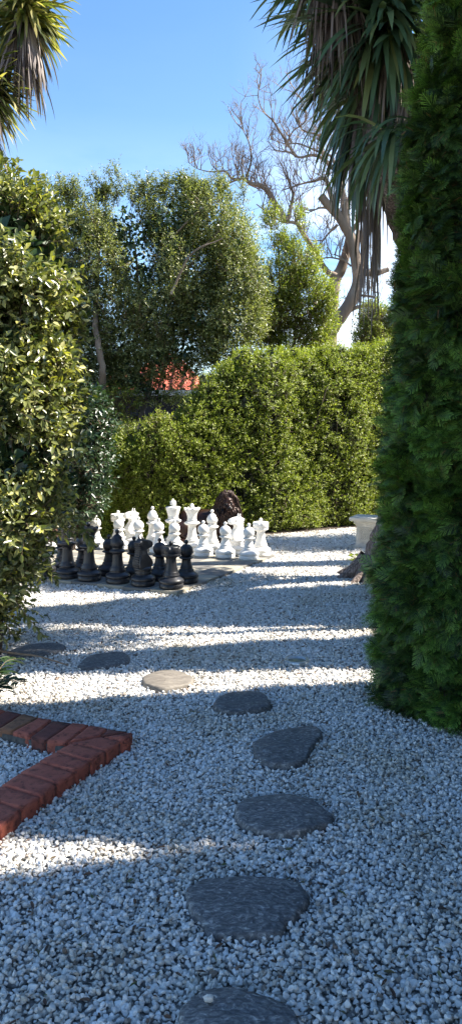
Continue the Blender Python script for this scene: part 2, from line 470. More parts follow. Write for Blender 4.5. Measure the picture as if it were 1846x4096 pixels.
# ------------------------------------------------------------------ stepping stones
def cv(pts, ox, oy, s): return [(ox + x * s, oy + y * s) for x, y in pts]
stones = [
 (cv([(68,280),(110,240),(190,205),(400,197),(600,195),(760,207),(830,240),(885,300),(880,340),(840,390),(800,460),(740,490),(700,550),(620,575),(480,580),(330,570),(215,560),(170,490),(110,420),(80,360)],700,3400,.603),
  'broad oval slate stepping stone with curved rings, second nearest the camera'),
 (cv([(35,1075),(60,1030),(150,960),(290,925),(420,935),(560,965),(680,1010),(760,1050),(810,1110),(815,1180),(780,1260),(600,1330),(300,1340),(120,1290),(40,1180)],700,3400,.603),
  'slate stepping stone nearest the camera, cut off by the bottom edge, carrying one white chip'),
 (cv([(50,1085),(110,1040),(200,1020),(330,1025),(420,1045),(480,1085),(522,1120),(515,1155),(430,1190),(330,1215),(220,1215),(140,1195),(70,1150)],900,2350,.815),
  'wide slate stepping stone with a pale sunlit patch on its lower edge'),
 (cv([(135,775),(150,755),(240,720),(370,685),(440,685),(475,712),(465,740),(430,780),(410,830),(360,865),(280,875),(220,875),(180,850),(145,820)],900,2350,.815),
  'dark teardrop-shaped slate stepping stone pointing up to the right'),
 (cv([(90,440),(130,405),(210,370),(300,362),(400,375),(445,405),(468,450),(440,480),(350,490),(220,500),(130,490),(95,470)],800,2550,.603),
  'small dark slate stepping stone just in front of the sunlit gravel band'),
 (cv([(738,470),(760,455),(820,435),(900,432),(960,445),(1000,475),(985,495),(940,510),(880,525),(830,530),(780,520),(745,500)],0,2350,.775),
  'tan stepping stone lit by the sun with its front edge in shade'),
 (cv([(652,355),(680,310),(760,260),(850,240),(980,235),(1060,250),(1075,300),(1040,330),(900,352),(750,370),(680,368)],0,2500,.482),
  'grey stepping stone with a curved crack, in shade beside the end of the fallen stick'),
 (cv([(60,245),(150,190),(300,168),(470,155),(540,175),(530,205),(420,250),(220,268),(100,272)],0,2500,.482),
  'long stepping stone farthest left, its back half in sunlight, behind the fallen stick'),
]
for i, (px, lab) in enumerate(stones):
    zt = .032
    pts = [G(u, v, .02)[:2] for u, v in px]
    o = slab('stepping_stone', pts, zt, -.03, [(1.0, -.03), (1.02, .006), (1.0, .020), (.97, .030), (.90, zt), (.75, zt + .002), (.5, zt + .003), (.25, zt + .003)], M['slate'], seed=i)
    if i == 5:
        o.data.materials.clear()
        o.data.materials.append(plain('tan_slate', [(0.3, (.10, .085, .07)), (0.6, (.18, .16, .135)), (0.8, (.27, .24, .20))], 16, .7, .6, .005, 9, scl=(1, 3, 1)))
    tag(o, lab, 'stepping stone', 'irregular slate stepping stones across the gravel')

# ------------------------------------------------------------------ brick edging
edge = empty('garden_edging', G(826 * .517 + 0, 2780 + 440 * .517, 0))
tag(edge, 'red brick edging that turns a corner round the lower left garden bed', 'edging')
eb = Vector(edge.location)
bricks = [
 ([(-90,640),(20,695),(300,792),(145,890),(-200,810)], 'brick'),
]
bricks = [
 ([(-260,205),(-70,95),(48,121),(-132,235)], 'brick'), ([(-128,236),(52,122),(172,147),(-14,267)], 'brick_dark'),
 ([(-8,268),(178,149),(298,178),(91,288)], 'brick_pale'), ([(99,292),(303,180),(402,197),(228,326)], 'brick'),
 ([(237,329),(408,199),(556,217),(352,360)], 'brick_dark'), ([(360,362),(563,219),(690,235),(512,376)], 'brick'),
 ([(524,374),(697,237),(832,264),(772,322)], 'brick'), ([(782,322),(838,268),(985,290)], 'brick_dark'),
 ([(800,328),(1025,293),(1003,335),(938,359)], 'brick'), ([(548,374),(778,328),(930,364),(826,437)], 'brick'),
 ([(434,440),(546,380),(822,442),(702,518)], 'brick'), ([(304,514),(431,446),(696,522),(588,600)], 'brick'),
 ([(155,602),(300,521),(582,604),(446,688)], 'brick'), ([(15,700),(150,608),(440,692),(318,790)], 'brick'),
 ([(-110,800),(10,706),(312,795),(172,884)], 'brick'), ([(-260,900),(-115,806),(166,889),(0,1030)], 'brick'),
 ([(-420,1010),(-265,906),(-5,1030),(-150,1150)], 'brick')]
for i, (pp, mt) in enumerate(bricks):
    zt = .062 + random.uniform(-.002, .003)
    pts = [Vector(G(x * .517, 2780 + y * .517, .06)) for x, y in pp]
    c = sum(pts, Vector()) / len(pts)
    bm = bmesh.new()
    vs = [bm.verts.new((p.x - eb.x, p.y - eb.y, zt)) for p in pts]
    f = bm.faces.new(vs)
    if f.normal.z < 0: f.normal_flip()
    r = bmesh.ops.extrude_face_region(bm, geom=[f])
    bmesh.ops.translate(bm, vec=(0, 0, -.09), verts=[v for v in r['geom'] if isinstance(v, bmesh.types.BMVert)])
    bmesh.ops.recalc_face_normals(bm, faces=bm.faces)
    bmesh.ops.bevel(bm, geom=list(bm.edges), offset=.004, segments=3, affect='EDGES')
    bmesh.ops.subdivide_edges(bm, edges=[e for e in bm.edges if e.calc_length() > .05], cuts=5, use_grid_fill=True)
    for v in bm.verts:
        v.co += Vector((random.gauss(0, .0008), random.gauss(0, .0008), random.gauss(0, .0007)))
    bm_obj('brick', bm, M[mt], edge, True)
mort = [(-262,905),(-110,800),(300,519),(436,441),(515,382),(360,358),(-14,266),(-260,203),(-68,99),(300,182),(690,239),(832,268),(1008,300),(930,358),(690,519),(434,688),(166,880),(-4,1024)]
# a mortar bed a little lower than the brick tops
bm = bmesh.new()
vs = [bm.verts.new((Vector(G(x * .517, 2780 + y * .517, .06)).x - eb.x, Vector(G(x * .517, 2780 + y * .517, .06)).y - eb.y, .045)) for x, y in mort]
f = bm.faces.new(vs)
r = bmesh.ops.extrude_face_region(bm, geom=[f])
bmesh.ops.translate(bm, vec=(0, 0, -.06), verts=[v for v in r['geom'] if isinstance(v, bmesh.types.BMVert)])
bmesh.ops.recalc_face_normals(bm, faces=bm.faces)
bmesh.ops.triangulate(bm, faces=bm.faces)
bm_obj('mortar', bm, M['mortar'], edge)
POLYS.append(np.array([G(x * .517, 2780 + y * .517, .045)[:2] for x, y in mort]))

# ------------------------------------------------------------------ chess board
TH = .441; S0 = .30; BX, BY = -.564, 7.182
cr = (math.cos(TH), math.sin(TH))
def grid(c, r, dx=0, dy=0):
    "column 0 at the right end of the near row, row 0 nearest"
    return (BX - S0 * c * cr[0] + S0 * r * cr[1] + dx, BY + S0 * c * cr[1] + S0 * r * cr[0] + dy)
bc = grid(3.5, 3.5)
board = empty('chess_board', (bc[0], bc[1], 0), -TH)
tag(board, 'large outdoor chess board of sand and grey square pavers set in white gravel', 'chess board')
for c in range(8):
    for r in range(8):
        bm = bmesh.new()
        j = random.uniform(-.006, .006)
        off = random.uniform(-.012, .02) if c == 0 else (random.uniform(-.012, .012) if r == 0 else 0)
        lx = (3.5 - c) * S0 + (off if c == 0 else 0); ly = (r - 3.5) * S0 - (off if r == 0 else 0)
        zt = .042 + random.uniform(-.0015, .002)
        bx(bm, lx, ly, zt - .03, S0 - .005, S0 - .005, .06, random.uniform(-.006, .006), .003)
        bm_obj('paver', bm, M['paver_dark' if (c + r) % 2 else 'paver_light'], board)
hb = [grid(-.5, -.5), grid(7.5, -.5), grid(7.5, 7.5), grid(-.5, 7.5)]
POLYS.append(np.array(hb))

def arc(r0, z0, r1, z1, bul=.0, n=6):
    out = []
    for i in range(n + 1):
        t = i / n
        out.append((r0 + (r1 - r0) * t + bul * math.sin(PI * t), z0 + (z1 - z0) * t))
    return out
def ball(r, z, a0=-80, a1=90, n=10):
    return [(max(0, r * math.cos(math.radians(a))), z + r * math.sin(math.radians(a))) for a in np.linspace(a0, a1, n)]

def base_prof(r=.113, s=1.0):
    return [(0, 0), (r * .93, 0), (r * .99, .006), (r, .012), (r, .044), (r * .965, .047), (r * .965, .051), (r * 1.02, .054), (r * 1.045, .064), (r * 1.03, .076), (r * .96, .088), (r * .80, .099), (r * .69, .108), (r * .66, .114)]
def finial(z, r=.024): return [(r * .5, z)] + ball(r, z + r * 1.15, -60, 90, 9)

def pawn_bm():
    p = base_prof(.114) + [(.072, .120), (.073, .128), (.064, .135), (.058, .142), (.062, .150), (.060, .158)]
    p += arc(.057, .162, .045, .232, -.004) + [(.062, .236), (.073, .243), (.072, .250), (.050, .258), (.040, .262)]
    p += ball(.067, .312, -50, 80, 14) + [(.010, .378)] + finial(.376, .021)
    return p
def rook_bm():
    p = base_prof(.116) + [(.080, .120), (.080, .130), (.070, .140), (.072, .150), (.066, .158)]
    p += arc(.065, .160, .049, .285, -.005) + [(.056, .292), (.072, .302), (.086, .308), (.091, .316)]
    p += [(.091, .330), (.089, .334), (.093, .338), (.094, .395), (.090, .402), (.070, .403), (.066, .399), (.03, .400), (.014, .402)] + finial(.402, .022)
    return p
def bishop_bm():
    p = base_prof(.116) + [(.080, .120), (.082, .130), (.068, .145), (.070, .153), (.062, .160)]
    p += arc(.060, .164, .048, .292, -.004) + [(.066, .298), (.080, .310), (.078, .320), (.056, .330), (.050, .334), (.054, .340), (.050, .346), (.056, .350)]
    for t in np.linspace(0, 1, 18):
        a = -65 + t * 150
        p.append((.068 * math.cos(math.radians(a)) * (1 if a < 0 else (1 - .18 * math.sin(math.radians(a)))), .395 + (.058 if a < 0 else .085) * math.sin(math.radians(a))))
    p += [(.010, .480)] + finial(.478, .022)
    return p
def king_bm():
    p = base_prof(.117) + [(.088, .120), (.088, .132), (.072, .146), (.074, .154), (.066, .162)]
    p += arc(.064, .166, .050, .322, -.004) + [(.070, .330), (.094, .342), (.101, .354), (.098, .366), (.070, .378), (.062, .383), (.068, .389), (.062, .395), (.068, .402), (.062, .408)]
    p += arc(.062, .410, .091, .515, .0) + [(.094, .522), (.090, .530), (.040, .540), (.020, .545)]
    return p
def queen_bm():
    p = base_prof(.117) + [(.086, .120), (.086, .132), (.070, .146), (.072, .154), (.064, .162)]
    p += arc(.062, .166, .049, .312, -.004) + [(.068, .320), (.092, .332), (.097, .342), (.094, .352), (.066, .364), (.058, .368), (.064, .374), (.056, .380), (.062, .386), (.056, .392)]
    p += arc(.056, .395, .094, .508, -.012, 8) + [(.100, .520), (.099, .527), (.086, .524), (.060, .526), (.02, .532), (.012, .535)] + finial(.534, .024)
    return p

def rook_fn(x, y, z, a, r):
    if z > .36 and r > .08:
        k = (a / (PI / 3)) % 1.0
        if k < .22 and z > .375: z -= .022
    return x, y, z
def bishop_fn(x, y, z, a, r):
    if .36 < z < .475:
        d = (z - .425) + .9 * x * 1.0 - .045
        if abs(d) < .011 and x > -.01:
            return x * .78, y * .85, z
    return x, y, z
def queen_fn(x, y, z, a, r):
    if z > .500 and r > .085:
        z += .010 * math.cos(a * 9)
        k = 1 + .04 * math.cos(a * 9)
        return x * k, y * k, z
    return x, y, z

def knight_parts(parent, mat):
    bm = lathe_bm(base_prof(.116) + [(.082, .120), (.084, .130), (.076, .140), (.084, .152), (.088, .165), (.080, .178), (.05, .186), (0, .188)])
    bm_obj('base', bm, mat, parent, True)
    # side outline of the horse head, x forward
    out = [(-.086, .170), (-.096, .215), (-.088, .262), (-.070, .305), (-.064, .345), (-.068, .385), (-.080, .415), (-.070, .432), (-.045, .440), (-.040, .462), (-.018, .448),
           (.015, .446), (.050, .440), (.092, .424), (.112, .405), (.112, .378), (.098, .362), (.070, .356), (.046, .352), (.026, .340), (.030, .312), (.055, .280), (.082, .245), (.094, .215), (.078, .180), (.06, .170)]
    bm = bmesh.new()
    def half(z):   # half thickness
        if z < .22: return .058
        if z < .34: return .058 - (z - .22) * .15
        return .040
    L = []; Rr = []
    for s, arr in ((-1, L), (1, Rr)):
        for x, z in out: arr.append(bm.verts.new((x, s * half(z), z)))
    n = len(out)
    for i in range(n):
        j = (i + 1) % n
        bm.faces.new((L[i], L[j], Rr[j], Rr[i]))
    bm.faces.new(L); bm.faces.new(list(reversed(Rr)))
    bmesh.ops.recalc_face_normals(bm, faces=bm.faces)
    sharp = [e for e in bm.edges if len(e.link_faces) == 2 and e.calc_face_angle(0) > .9]
    bmesh.ops.bevel(bm, geom=sharp, offset=.014, segments=3, affect='EDGES', profile=.5)
    bmesh.ops.triangulate(bm, faces=bm.faces)
    hd = bm_obj('horse_head', bm, mat, parent, False)
    # mane: stepped ridges down the back of the neck
    bm = bmesh.new()
    for k in range(12):
        z = .192 + k * .0205
        xb = np.interp(z, [.17, .215, .262, .305, .345, .385, .415, .44], [-.086, -.096, -.088, -.070, -.064, -.068, -.080, -.060])
        bx(bm, xb + .022, 0, z, .070, .070, .011, 0, .003)
    bm_obj('mane', bm, mat, parent)
    for s in (-1, 1):
        bm = bmesh.new(); bmesh.ops.create_uvsphere(bm, u_segments=12, v_segments=8, radius=.012, matrix=Matrix.Translation((.030, s * .038, .412)))
        bm_obj('eye', bm, mat, parent, True)
        bm = bmesh.new(); bmesh.ops.create_cone(bm, cap_ends=True, segments=10, radius1=.016, radius2=.003, depth=.05, matrix=Matrix.Translation((-.028, s * .022, .462)) @ Matrix.Rotation(-.25, 4, 'Y'))
        bm_obj('ear', bm, mat, parent, True)

def make_piece(kind, colour):
    mat = M[colour]
    t = empty('chess_' + kind)
    if kind == 'knight':
        knight_parts(t, mat); return t
    prof, fn = dict(pawn=(pawn_bm, None), rook=(rook_bm, rook_fn), bishop=(bishop_bm, bishop_fn), king=(king_bm, None), queen=(queen_bm, queen_fn))[kind]
    p = prof()
    # split the turned shape into base, shaft and head
    zb, zh = .112, dict(pawn=.2605, rook=.290, bishop=.349, king=.409, queen=.3935)[kind]
    seg = 72 if kind in ('rook', 'queen', 'bishop') else 48
    ib = max(i for i, q in enumerate(p) if q[1] <= zb); ih = max(i for i, q in enumerate(p) if q[1] <= zh and i < len(p) - 3)
    for nm, a, b_ in (('base', 0, ib + 1), ('shaft', ib, ih + 1), ('head', ih, len(p))):
        o = bm_obj(nm, lathe_bm(p[a:b_], seg, fn), mat, t, True)
    if kind == 'king':
        bm = bmesh.new()
        bmesh.ops.create_icosphere(bm, subdivisions=1, radius=.045, matrix=Matrix.Translation((0, 0, .580)) @ Matrix.Rotation(.3, 4, 'Z'))
        bmesh.ops.create_cone(bm, cap_ends=True, segments=8, radius1=.024, radius2=.016, depth=.03, matrix=Matrix.Translation((0, 0, .550)))
        bmesh.ops.create_icosphere(bm, subdivisions=1, radius=.013, matrix=Matrix.Translation((0, 0, .622)))
        bm_obj('finial', bm, mat, t)
    return t

protos = {}
def put_piece(kind, colour, c, r, lab, rz=0, dx=0, dy=0):
    key = (kind, colour)
    if key not in protos:
        protos[key] = make_piece(kind, colour); o = protos[key]
    else:
        o = copy_thing(protos[key])
    x, y = grid(c, r, dx, dy)
    o.location = (x, y, .043)
    o.rotation_euler = (0, 0, rz)
    tag(o, lab, 'chess piece', '%s giant chess pieces' % colour)

back = ['rook', 'knight', 'bishop', 'queen', 'king', 'bishop', 'knight', 'rook']
# white: row 7 from the right
put_piece('rook', 'white', 0, 7, 'white castle-topped rook at the right end of the white back row', .3, .02, 0)
put_piece('knight', 'white', 1, 7, 'white horse-headed knight between the right rook and the bishop in front of the bronze lion', PI + .55, .01, 0)
put_piece('bishop', 'white', 2, 7, 'white pointed bishop standing directly in front of the bronze lion', .7, -.02, 0)
put_piece('queen', 'white', 3, 7, 'white flared-crown queen just right of the tallest white piece', 0, 0, 0)
put_piece('king', 'white', 4, 7, 'white king, tallest of all the white pieces, with a faceted knob', .2, .03, 0)
put_piece('bishop', 'white', 5, 7, 'white pointed bishop on the left of the white king', .7, .03, 0)
put_piece('knight', 'white', 6, 7, 'white horse-headed knight beside the left white rook', PI + .7, .02, 0)
put_piece('rook', 'white', 7, 7, 'white castle-topped rook at the left end of the white back row', .3, .1, -.02)
wl = ['white pawn at the right end of its row, nearest the open gravel', 'white pawn second from the right, in front of the right white knight',
      'white pawn third from the right, in front of the white bishop by the lion', 'white pawn in front of the gap between white king and queen',
      'white pawn just left of the white king, behind the black knight', 'white pawn in front of the left white knight and left white bishop',
      'white pawn in front of the leftmost white rook', 'white pawn standing alone at the far left behind the black queen']
wd = [0, .0, .01, -.07, 0, .01, .02, -.02]
for i in range(8): put_piece('pawn', 'white', i, 6, wl[i], random.uniform(0, 6), wd[i], 0)
put_piece('rook', 'black', 0, 0, 'black castle-topped rook at the right corner of the board', .5, 0, 0)
put_piece('knight', 'black', 1, 0, 'black horse-headed knight seen from behind with ridged mane', .95, -.01, 0)
put_piece('bishop', 'black', 2, 0, 'black bishop with a notched pointed head beside the black knight', -.1, -.0, 0)
put_piece('queen', 'black', 3, 0, 'black flared-crown queen with a leafy twig across its crown', 0, -.03, 0)
put_piece('king', 'black', 4, 0, 'tall black king half hidden by hanging shrub leaves', .2, -.0, 0)
put_piece('bishop', 'black', 5, 0, 'black bishop mostly hidden behind the leaves of the left shrub', 0, 0, 0)
bl = {0: 'black pawn farthest right, standing clear beside the black rook', 1: 'black pawn half hidden between the black rook and black knight', 2: 'black pawn between the black bishop and black knight',
      3: 'black pawn between the black queen and black bishop', 4: 'black pawn half hidden behind the left side of the black queen', 5: 'black pawn hidden low behind the black king, at the shrub edge',
      6: 'black pawn almost lost behind the shrub leaves'}
for i in range(7): put_piece('pawn', 'black', i, 1, bl[i], random.uniform(0, 6), {4: -.03, 3: .0}.get(i, 0), 0)

# ------------------------------------------------------------------ bronze lion
def make_lion():
    root = empty('lion_statue', (-.06, 10.6, 0), .22)
    tag(root, 'dark bronze lion statue with thick mane lying between the hedge and white pieces', 'statue')
    bm = bmesh.new()
    def el(c, s, rx=0, ry=0, rz=0, u=24, v=16):
        m = Matrix.Translation(c) @ Matrix.Rotation(rz, 4, 'Z') @ Matrix.Rotation(ry, 4, 'Y') @ Matrix.Rotation(rx, 4, 'X') @ Matrix.Diagonal((*s, 1))
        bmesh.ops.create_uvsphere(bm, u_segments=u, v_segments=v, radius=1, matrix=m)
    # body runs to the left (-x) and back, chest at the origin, face towards -y
    el((-.08, .10, .30), (.24, .24, .28)); el((-.40, .18, .29), (.36, .22, .22)); el((-.72, .24, .27), (.28, .22, .24)); el((-.86, .12, .17), (.24, .15, .17)); el((-.66, -.02, .08), (.24, .08, .07))
    el((-.14, -.22, .09), (.085, .30, .085), rz=.1); el((.14, -.22, .09), (.085, .30, .085), rz=-.1); el((-.16, -.46, .06), (.09, .11, .065)); el((.16, -.46, .06), (.09, .11, .065))
    el((.13, .02, .2), (.10, .16, .18)); el((-.16, .0, .2), (.11, .16, .18))
    el((0, .03, .48), (.18, .18, .22)); el((0, -.03, .60), (.165, .17, .17))
    me = bpy.data.meshes.new('body'); bm.to_mesh(me); bm.free()
    body = link('body', me, M['bronze'], root, True)
    rm = body.modifiers.new('r', 'REMESH'); rm.mode = 'VOXEL'; rm.voxel_size = .02; rm.use_smooth_shade = True
    sm = body.modifiers.new('s', 'SMOOTH'); sm.iterations = 4
    # tail
    t = Tubes(); t.add(smooth_path([(-.98, .25, .2), (-1.08, .1, .08), (-.95, -.1, .04), (-.75, -.16, .04)]), [.03] * 20 + [.028] * 5, 8); t.obj('tail', M['bronze'], root)
    # head
    bm = bmesh.new()
    el((0, -.10, .585), (.115, .12, .13)); el((0, -.20, .545), (.062, .085, .055)); el((0, -.205, .575), (.034, .085, .036), rx=.25)
    el((-.032, -.255, .535), (.034, .034, .030)); el((.032, -.255, .535), (.034, .034, .030)); el((0, -.245, .498), (.036, .034, .028))
    el((-.05, -.185, .635), (.035, .03, .018), ry=-.3); el((.05, -.185, .635), (.035, .03, .018), ry=.3)
    el((-.075, -.16, .575), (.045, .05, .05)); el((.075, -.16, .575), (.045, .05, .05)); el((0, -.15, .66), (.07, .06, .05))
    el((-.115, -.06, .68), (.035, .022, .04)); el((.115, -.06, .68), (.035, .022, .04))
    me = bpy.data.meshes.new('head'); bm.to_mesh(me); bm.free()
    hd = link('head', me, M['bronze'], root, True)
    rm = hd.modifiers.new('r', 'REMESH'); rm.mode = 'VOXEL'; rm.voxel_size = .008; rm.use_smooth_shade = True
    sm = hd.modifiers.new('s', 'SMOOTH'); sm.iterations = 3
    bm = bmesh.new()
    for s in (-1, 1): bmesh.ops.create_uvsphere(bm, u_segments=12, v_segments=8, radius=.014, matrix=Matrix.Translation((s * .047, -.212, .607)))
    bm_obj('eye', bm, M['black'], root, True)
    bm = bmesh.new()
    bmesh.ops.create_uvsphere(bm, u_segments=12, v_segments=8, radius=1, matrix=Matrix.Translation((0, -.288, .563)) @ Matrix.Diagonal((.026, .016, .018, 1)))
    bm_obj('nose', bm, M['black'], root, True)
    # mane locks
    tb = Tubes()
    for k in range(360):
        a = random.uniform(-PI, PI)               # around the face, 0 = top
        lay = random.random()
        sa, ca = math.sin(a), math.cos(a)
        r0 = .105 + .05 * lay
        p0 = Vector((sa * r0, -.15 + .12 * lay, .60 + ca * r0 * 1.05))
        out = Vector((sa, .15 + .5 * lay, ca * .9)).normalized()
        L = random.uniform(.10, .17) + (.15 if abs(a) > 1.7 else 0)
        p1 = p0 + out * L * .45 + Vector((0, 0, .01))
        p2 = p1 + out * L * .2 + Vector((random.gauss(0, .02), -.01, -L * .55))
        p3 = p2 + Vector((-sa * .03 + random.gauss(0, .02), random.gauss(0, .01), -L * .55))
        pts = smooth_path([p0, p1, p2, p3], 4)
        n = len(pts)
        tb.add(pts, [(.013 + .004 * math.sin(PI * i / n)) * (1 - .8 * (i / (n - 1)) ** 2) for i in range(n)], 5)
    for k in range(170):                            # chest and shoulder locks
        x = random.uniform(-.24, .22); z = random.uniform(.28, .56)
        y = -.10 - .08 * math.cos(x * 5) + (.56 - z) * .05
        pts = smooth_path([(x * .8, y + .03, z), (x, y - .02, z - .06), (x * 1.0 + random.gauss(0, .02), y - .015, z - .13), (x * .9 + random.gauss(0, .02), y, z - .19)], 4)
        n = len(pts)
        tb.add(pts, [(.015) * (1 - .85 * (i / (n - 1)) ** 2) for i in range(n)], 5)
    tb.obj('mane', M['bronze'], root)
    root.scale = (.70, .70, .86)
make_lion()

# ------------------------------------------------------------------ stone plinth
pl = empty('stone_plinth', (1.77, 9.92, 0), -.42)
tag(pl, 'pale cast stone garden plinth with carved panel, half hidden by the dark conifer', 'plinth')
bm = bmesh.new()
def sq(bm, levels):
    R = []
    for h, z in levels:
        R.append([bm.verts.new((sx * h, sy * h, z)) for sx, sy in ((-1, -1), (1, -1), (1, 1), (-1, 1))])
    for A, B in zip(R, R[1:]):
        for i in range(4): bm.faces.new((A[i], A[(i + 1) % 4], B[(i + 1) % 4], B[i]))
    bm.faces.new(R[0]); bm.faces.new(R[-1])
    bmesh.ops.recalc_face_normals(bm, faces=bm.faces)
sq(bm, [(.160, 0), (.160, .03), (.150, .035), (.135, .055), (.125, .065), (.125, .075), (.118, .08), (.118, .300), (.125, .305), (.128, .320), (.140, .335), (.150, .350), (.150, .362)])
bm_obj('shaft', bm, M['lime'], pl)
bm = bmesh.new()
bx(bm, 0, 0, .392, .40, .40, .055, 0, .022)
bm_obj('cap', bm, M['lime'], pl)
for q in range(4):
    bm = bmesh.new()
    for x0, z0, w, h in ((0, .278, .16, .008), (0, .102, .16, .008), (-.076, .19, .008, .168), (.076, .19, .008, .168)):
        bx(bm, x0, -.1205, z0, w, .010, h, 0, .002)
    for k in range(5):
        z = .125 + k * .032
        bmesh.ops.create_uvsphere(bm, u_segments=10, v_segments=6, radius=1, matrix=Matrix.Translation((0, -.120, z)) @ Matrix.Diagonal((.010, .007, .014, 1)))
        for s in (-1, 1):
            bmesh.ops.create_uvsphere(bm, u_segments=10, v_segments=6, radius=1, matrix=Matrix.Translation((s * .030, -.120, z + .006)) @ Matrix.Rotation(s * .7, 4, 'Y') @ Matrix.Diagonal((.020, .006, .008, 1)))
            bmesh.ops.create_uvsphere(bm, u_segments=8, v_segments=6, radius=.008, matrix=Matrix.Translation((s * .054, -.118, z + .016)))
    o = bm_obj('carved_panel', bm, M['lime'], pl, True)
    o.rotation_euler = (0, 0, q * PI / 2)

# ------------------------------------------------------------------ ground light
lx, ly, _ = G(746 * 1.59, 1660 * 1.59, .02)
gl = empty('ground_light', (lx, ly, 0))
tag(gl, 'round recessed steel ground light set in the gravel', 'light fitting')
bm_obj('rim', lathe_bm([(.058, -.03), (.083, -.03), (.083, .020), (.078, .025), (.066, .025), (.060, .018), (.058, .018), (.058, -.03)], 40), M['steel'], gl, True)
bm_obj('lens', lathe_bm([(0.0585, .0145), (.04, .017), (0.0, .018)], 40), M['lens'], gl, True)
POLYS.append(np.array([(lx + .080 * math.cos(a), ly + .080 * math.sin(a)) for a in np.linspace(0, 2 * PI, 20)[:-1]]))

# ------------------------------------------------------------------ stones at the left behind the board
def rock(c, s, seed, lab, mat, rz=0):
    bm = bmesh.new()
    bmesh.ops.create_icosphere(bm, subdivisions=4, radius=1)
    r = np.random.default_rng(seed)
    ks = r.normal(0, 2.2, (8, 3)); ph = r.uniform(0, 6, 8)
    for v in bm.verts:
        p = np.array(v.co)
        d = 1 + .09 * sum(math.sin(float(k @ p) + a) / (1 + i * .25) for i, (k, a) in enumerate(zip(ks, ph)))
        q = np.sign(p) * np.abs(p) ** .72
        v.co = Vector(q * d) 
        v.co.x *= s[0]; v.co.y *= s[1]; v.co.z *= s[2]
    o = bm_obj('garden_rock', bm, mat, None, False)
    o.location = (c[0], c[1], s[2] * .7); o.rotation_euler = (0, 0, rz)
    tag(o, lab, 'rock', 'rocks edging the bed behind the chess pieces')
def ru(a, Y): return (a * 1.59 - 923) / F * Y
rock((ru(195, 10.9), 10.9), (.24, .15, .22), 3, 'dark rusty red rock standing left of the lone white pawn', M['rock_dark'])
rock((ru(140, 10.6), 10.6), (.22, .16, .17), 5, 'sunlit pinkish tan rock seen between the leaves of the left shrub', M['rock_rust'], .4)
rock((ru(100, 10.8), 10.8), (.20, .14, .20), 8, 'pale tan rock farthest left behind the shrub leaves', M['rock_rust'], 1.2)

# ------------------------------------------------------------------ conifer (thuja)
def spray_template():
    V = []; Q = []; T = []
    def seg(p, d, L, w, t0, t1):
        d = np.array(d, float); d /= np.linalg.norm(d)
        s = np.array([-d[1], d[0], 0])
        n = len(V)
        def P(q): return (q[0], q[1], -1.1 * q[0] * q[0] - 1.5 * q[1] * q[1])
        a = np.array([p[0], p[1], 0.]); b = a + d * L
        for q, ww, tt in ((a, w, t0), (b, w * .5, t1)):
            V.append(P(q + s * ww)); V.append(P(q - s * ww)); T.extend([tt, tt])
        Q.append([n, n + 1, n + 3, n + 2])
        return b
    L = .15
    seg((0, 0), (1, 0, 0), L, .0034, 0, 1)
    k = 7
    for i in range(k):
        x = L * (.12 + .82 * i / k); ll = .070 * (1 - .70 * i / k) + .012
        for s in (-1, 1):
            an = math.radians(42 - 12 * i / k + (i % 2) * 5) * s
            seg((x, 0), (math.cos(an), math.sin(an), 0), ll, .0034, .05, 1)
    return np.array(V), np.array(Q), np.array(T)
ST = spray_template()

def con_radius(z, H):
    return np.interp(z / H, [0, .02, .08, .3, .5, .8, .93, 1.0], [.37, .40, .415, .395, .34, .18, .08, .02])

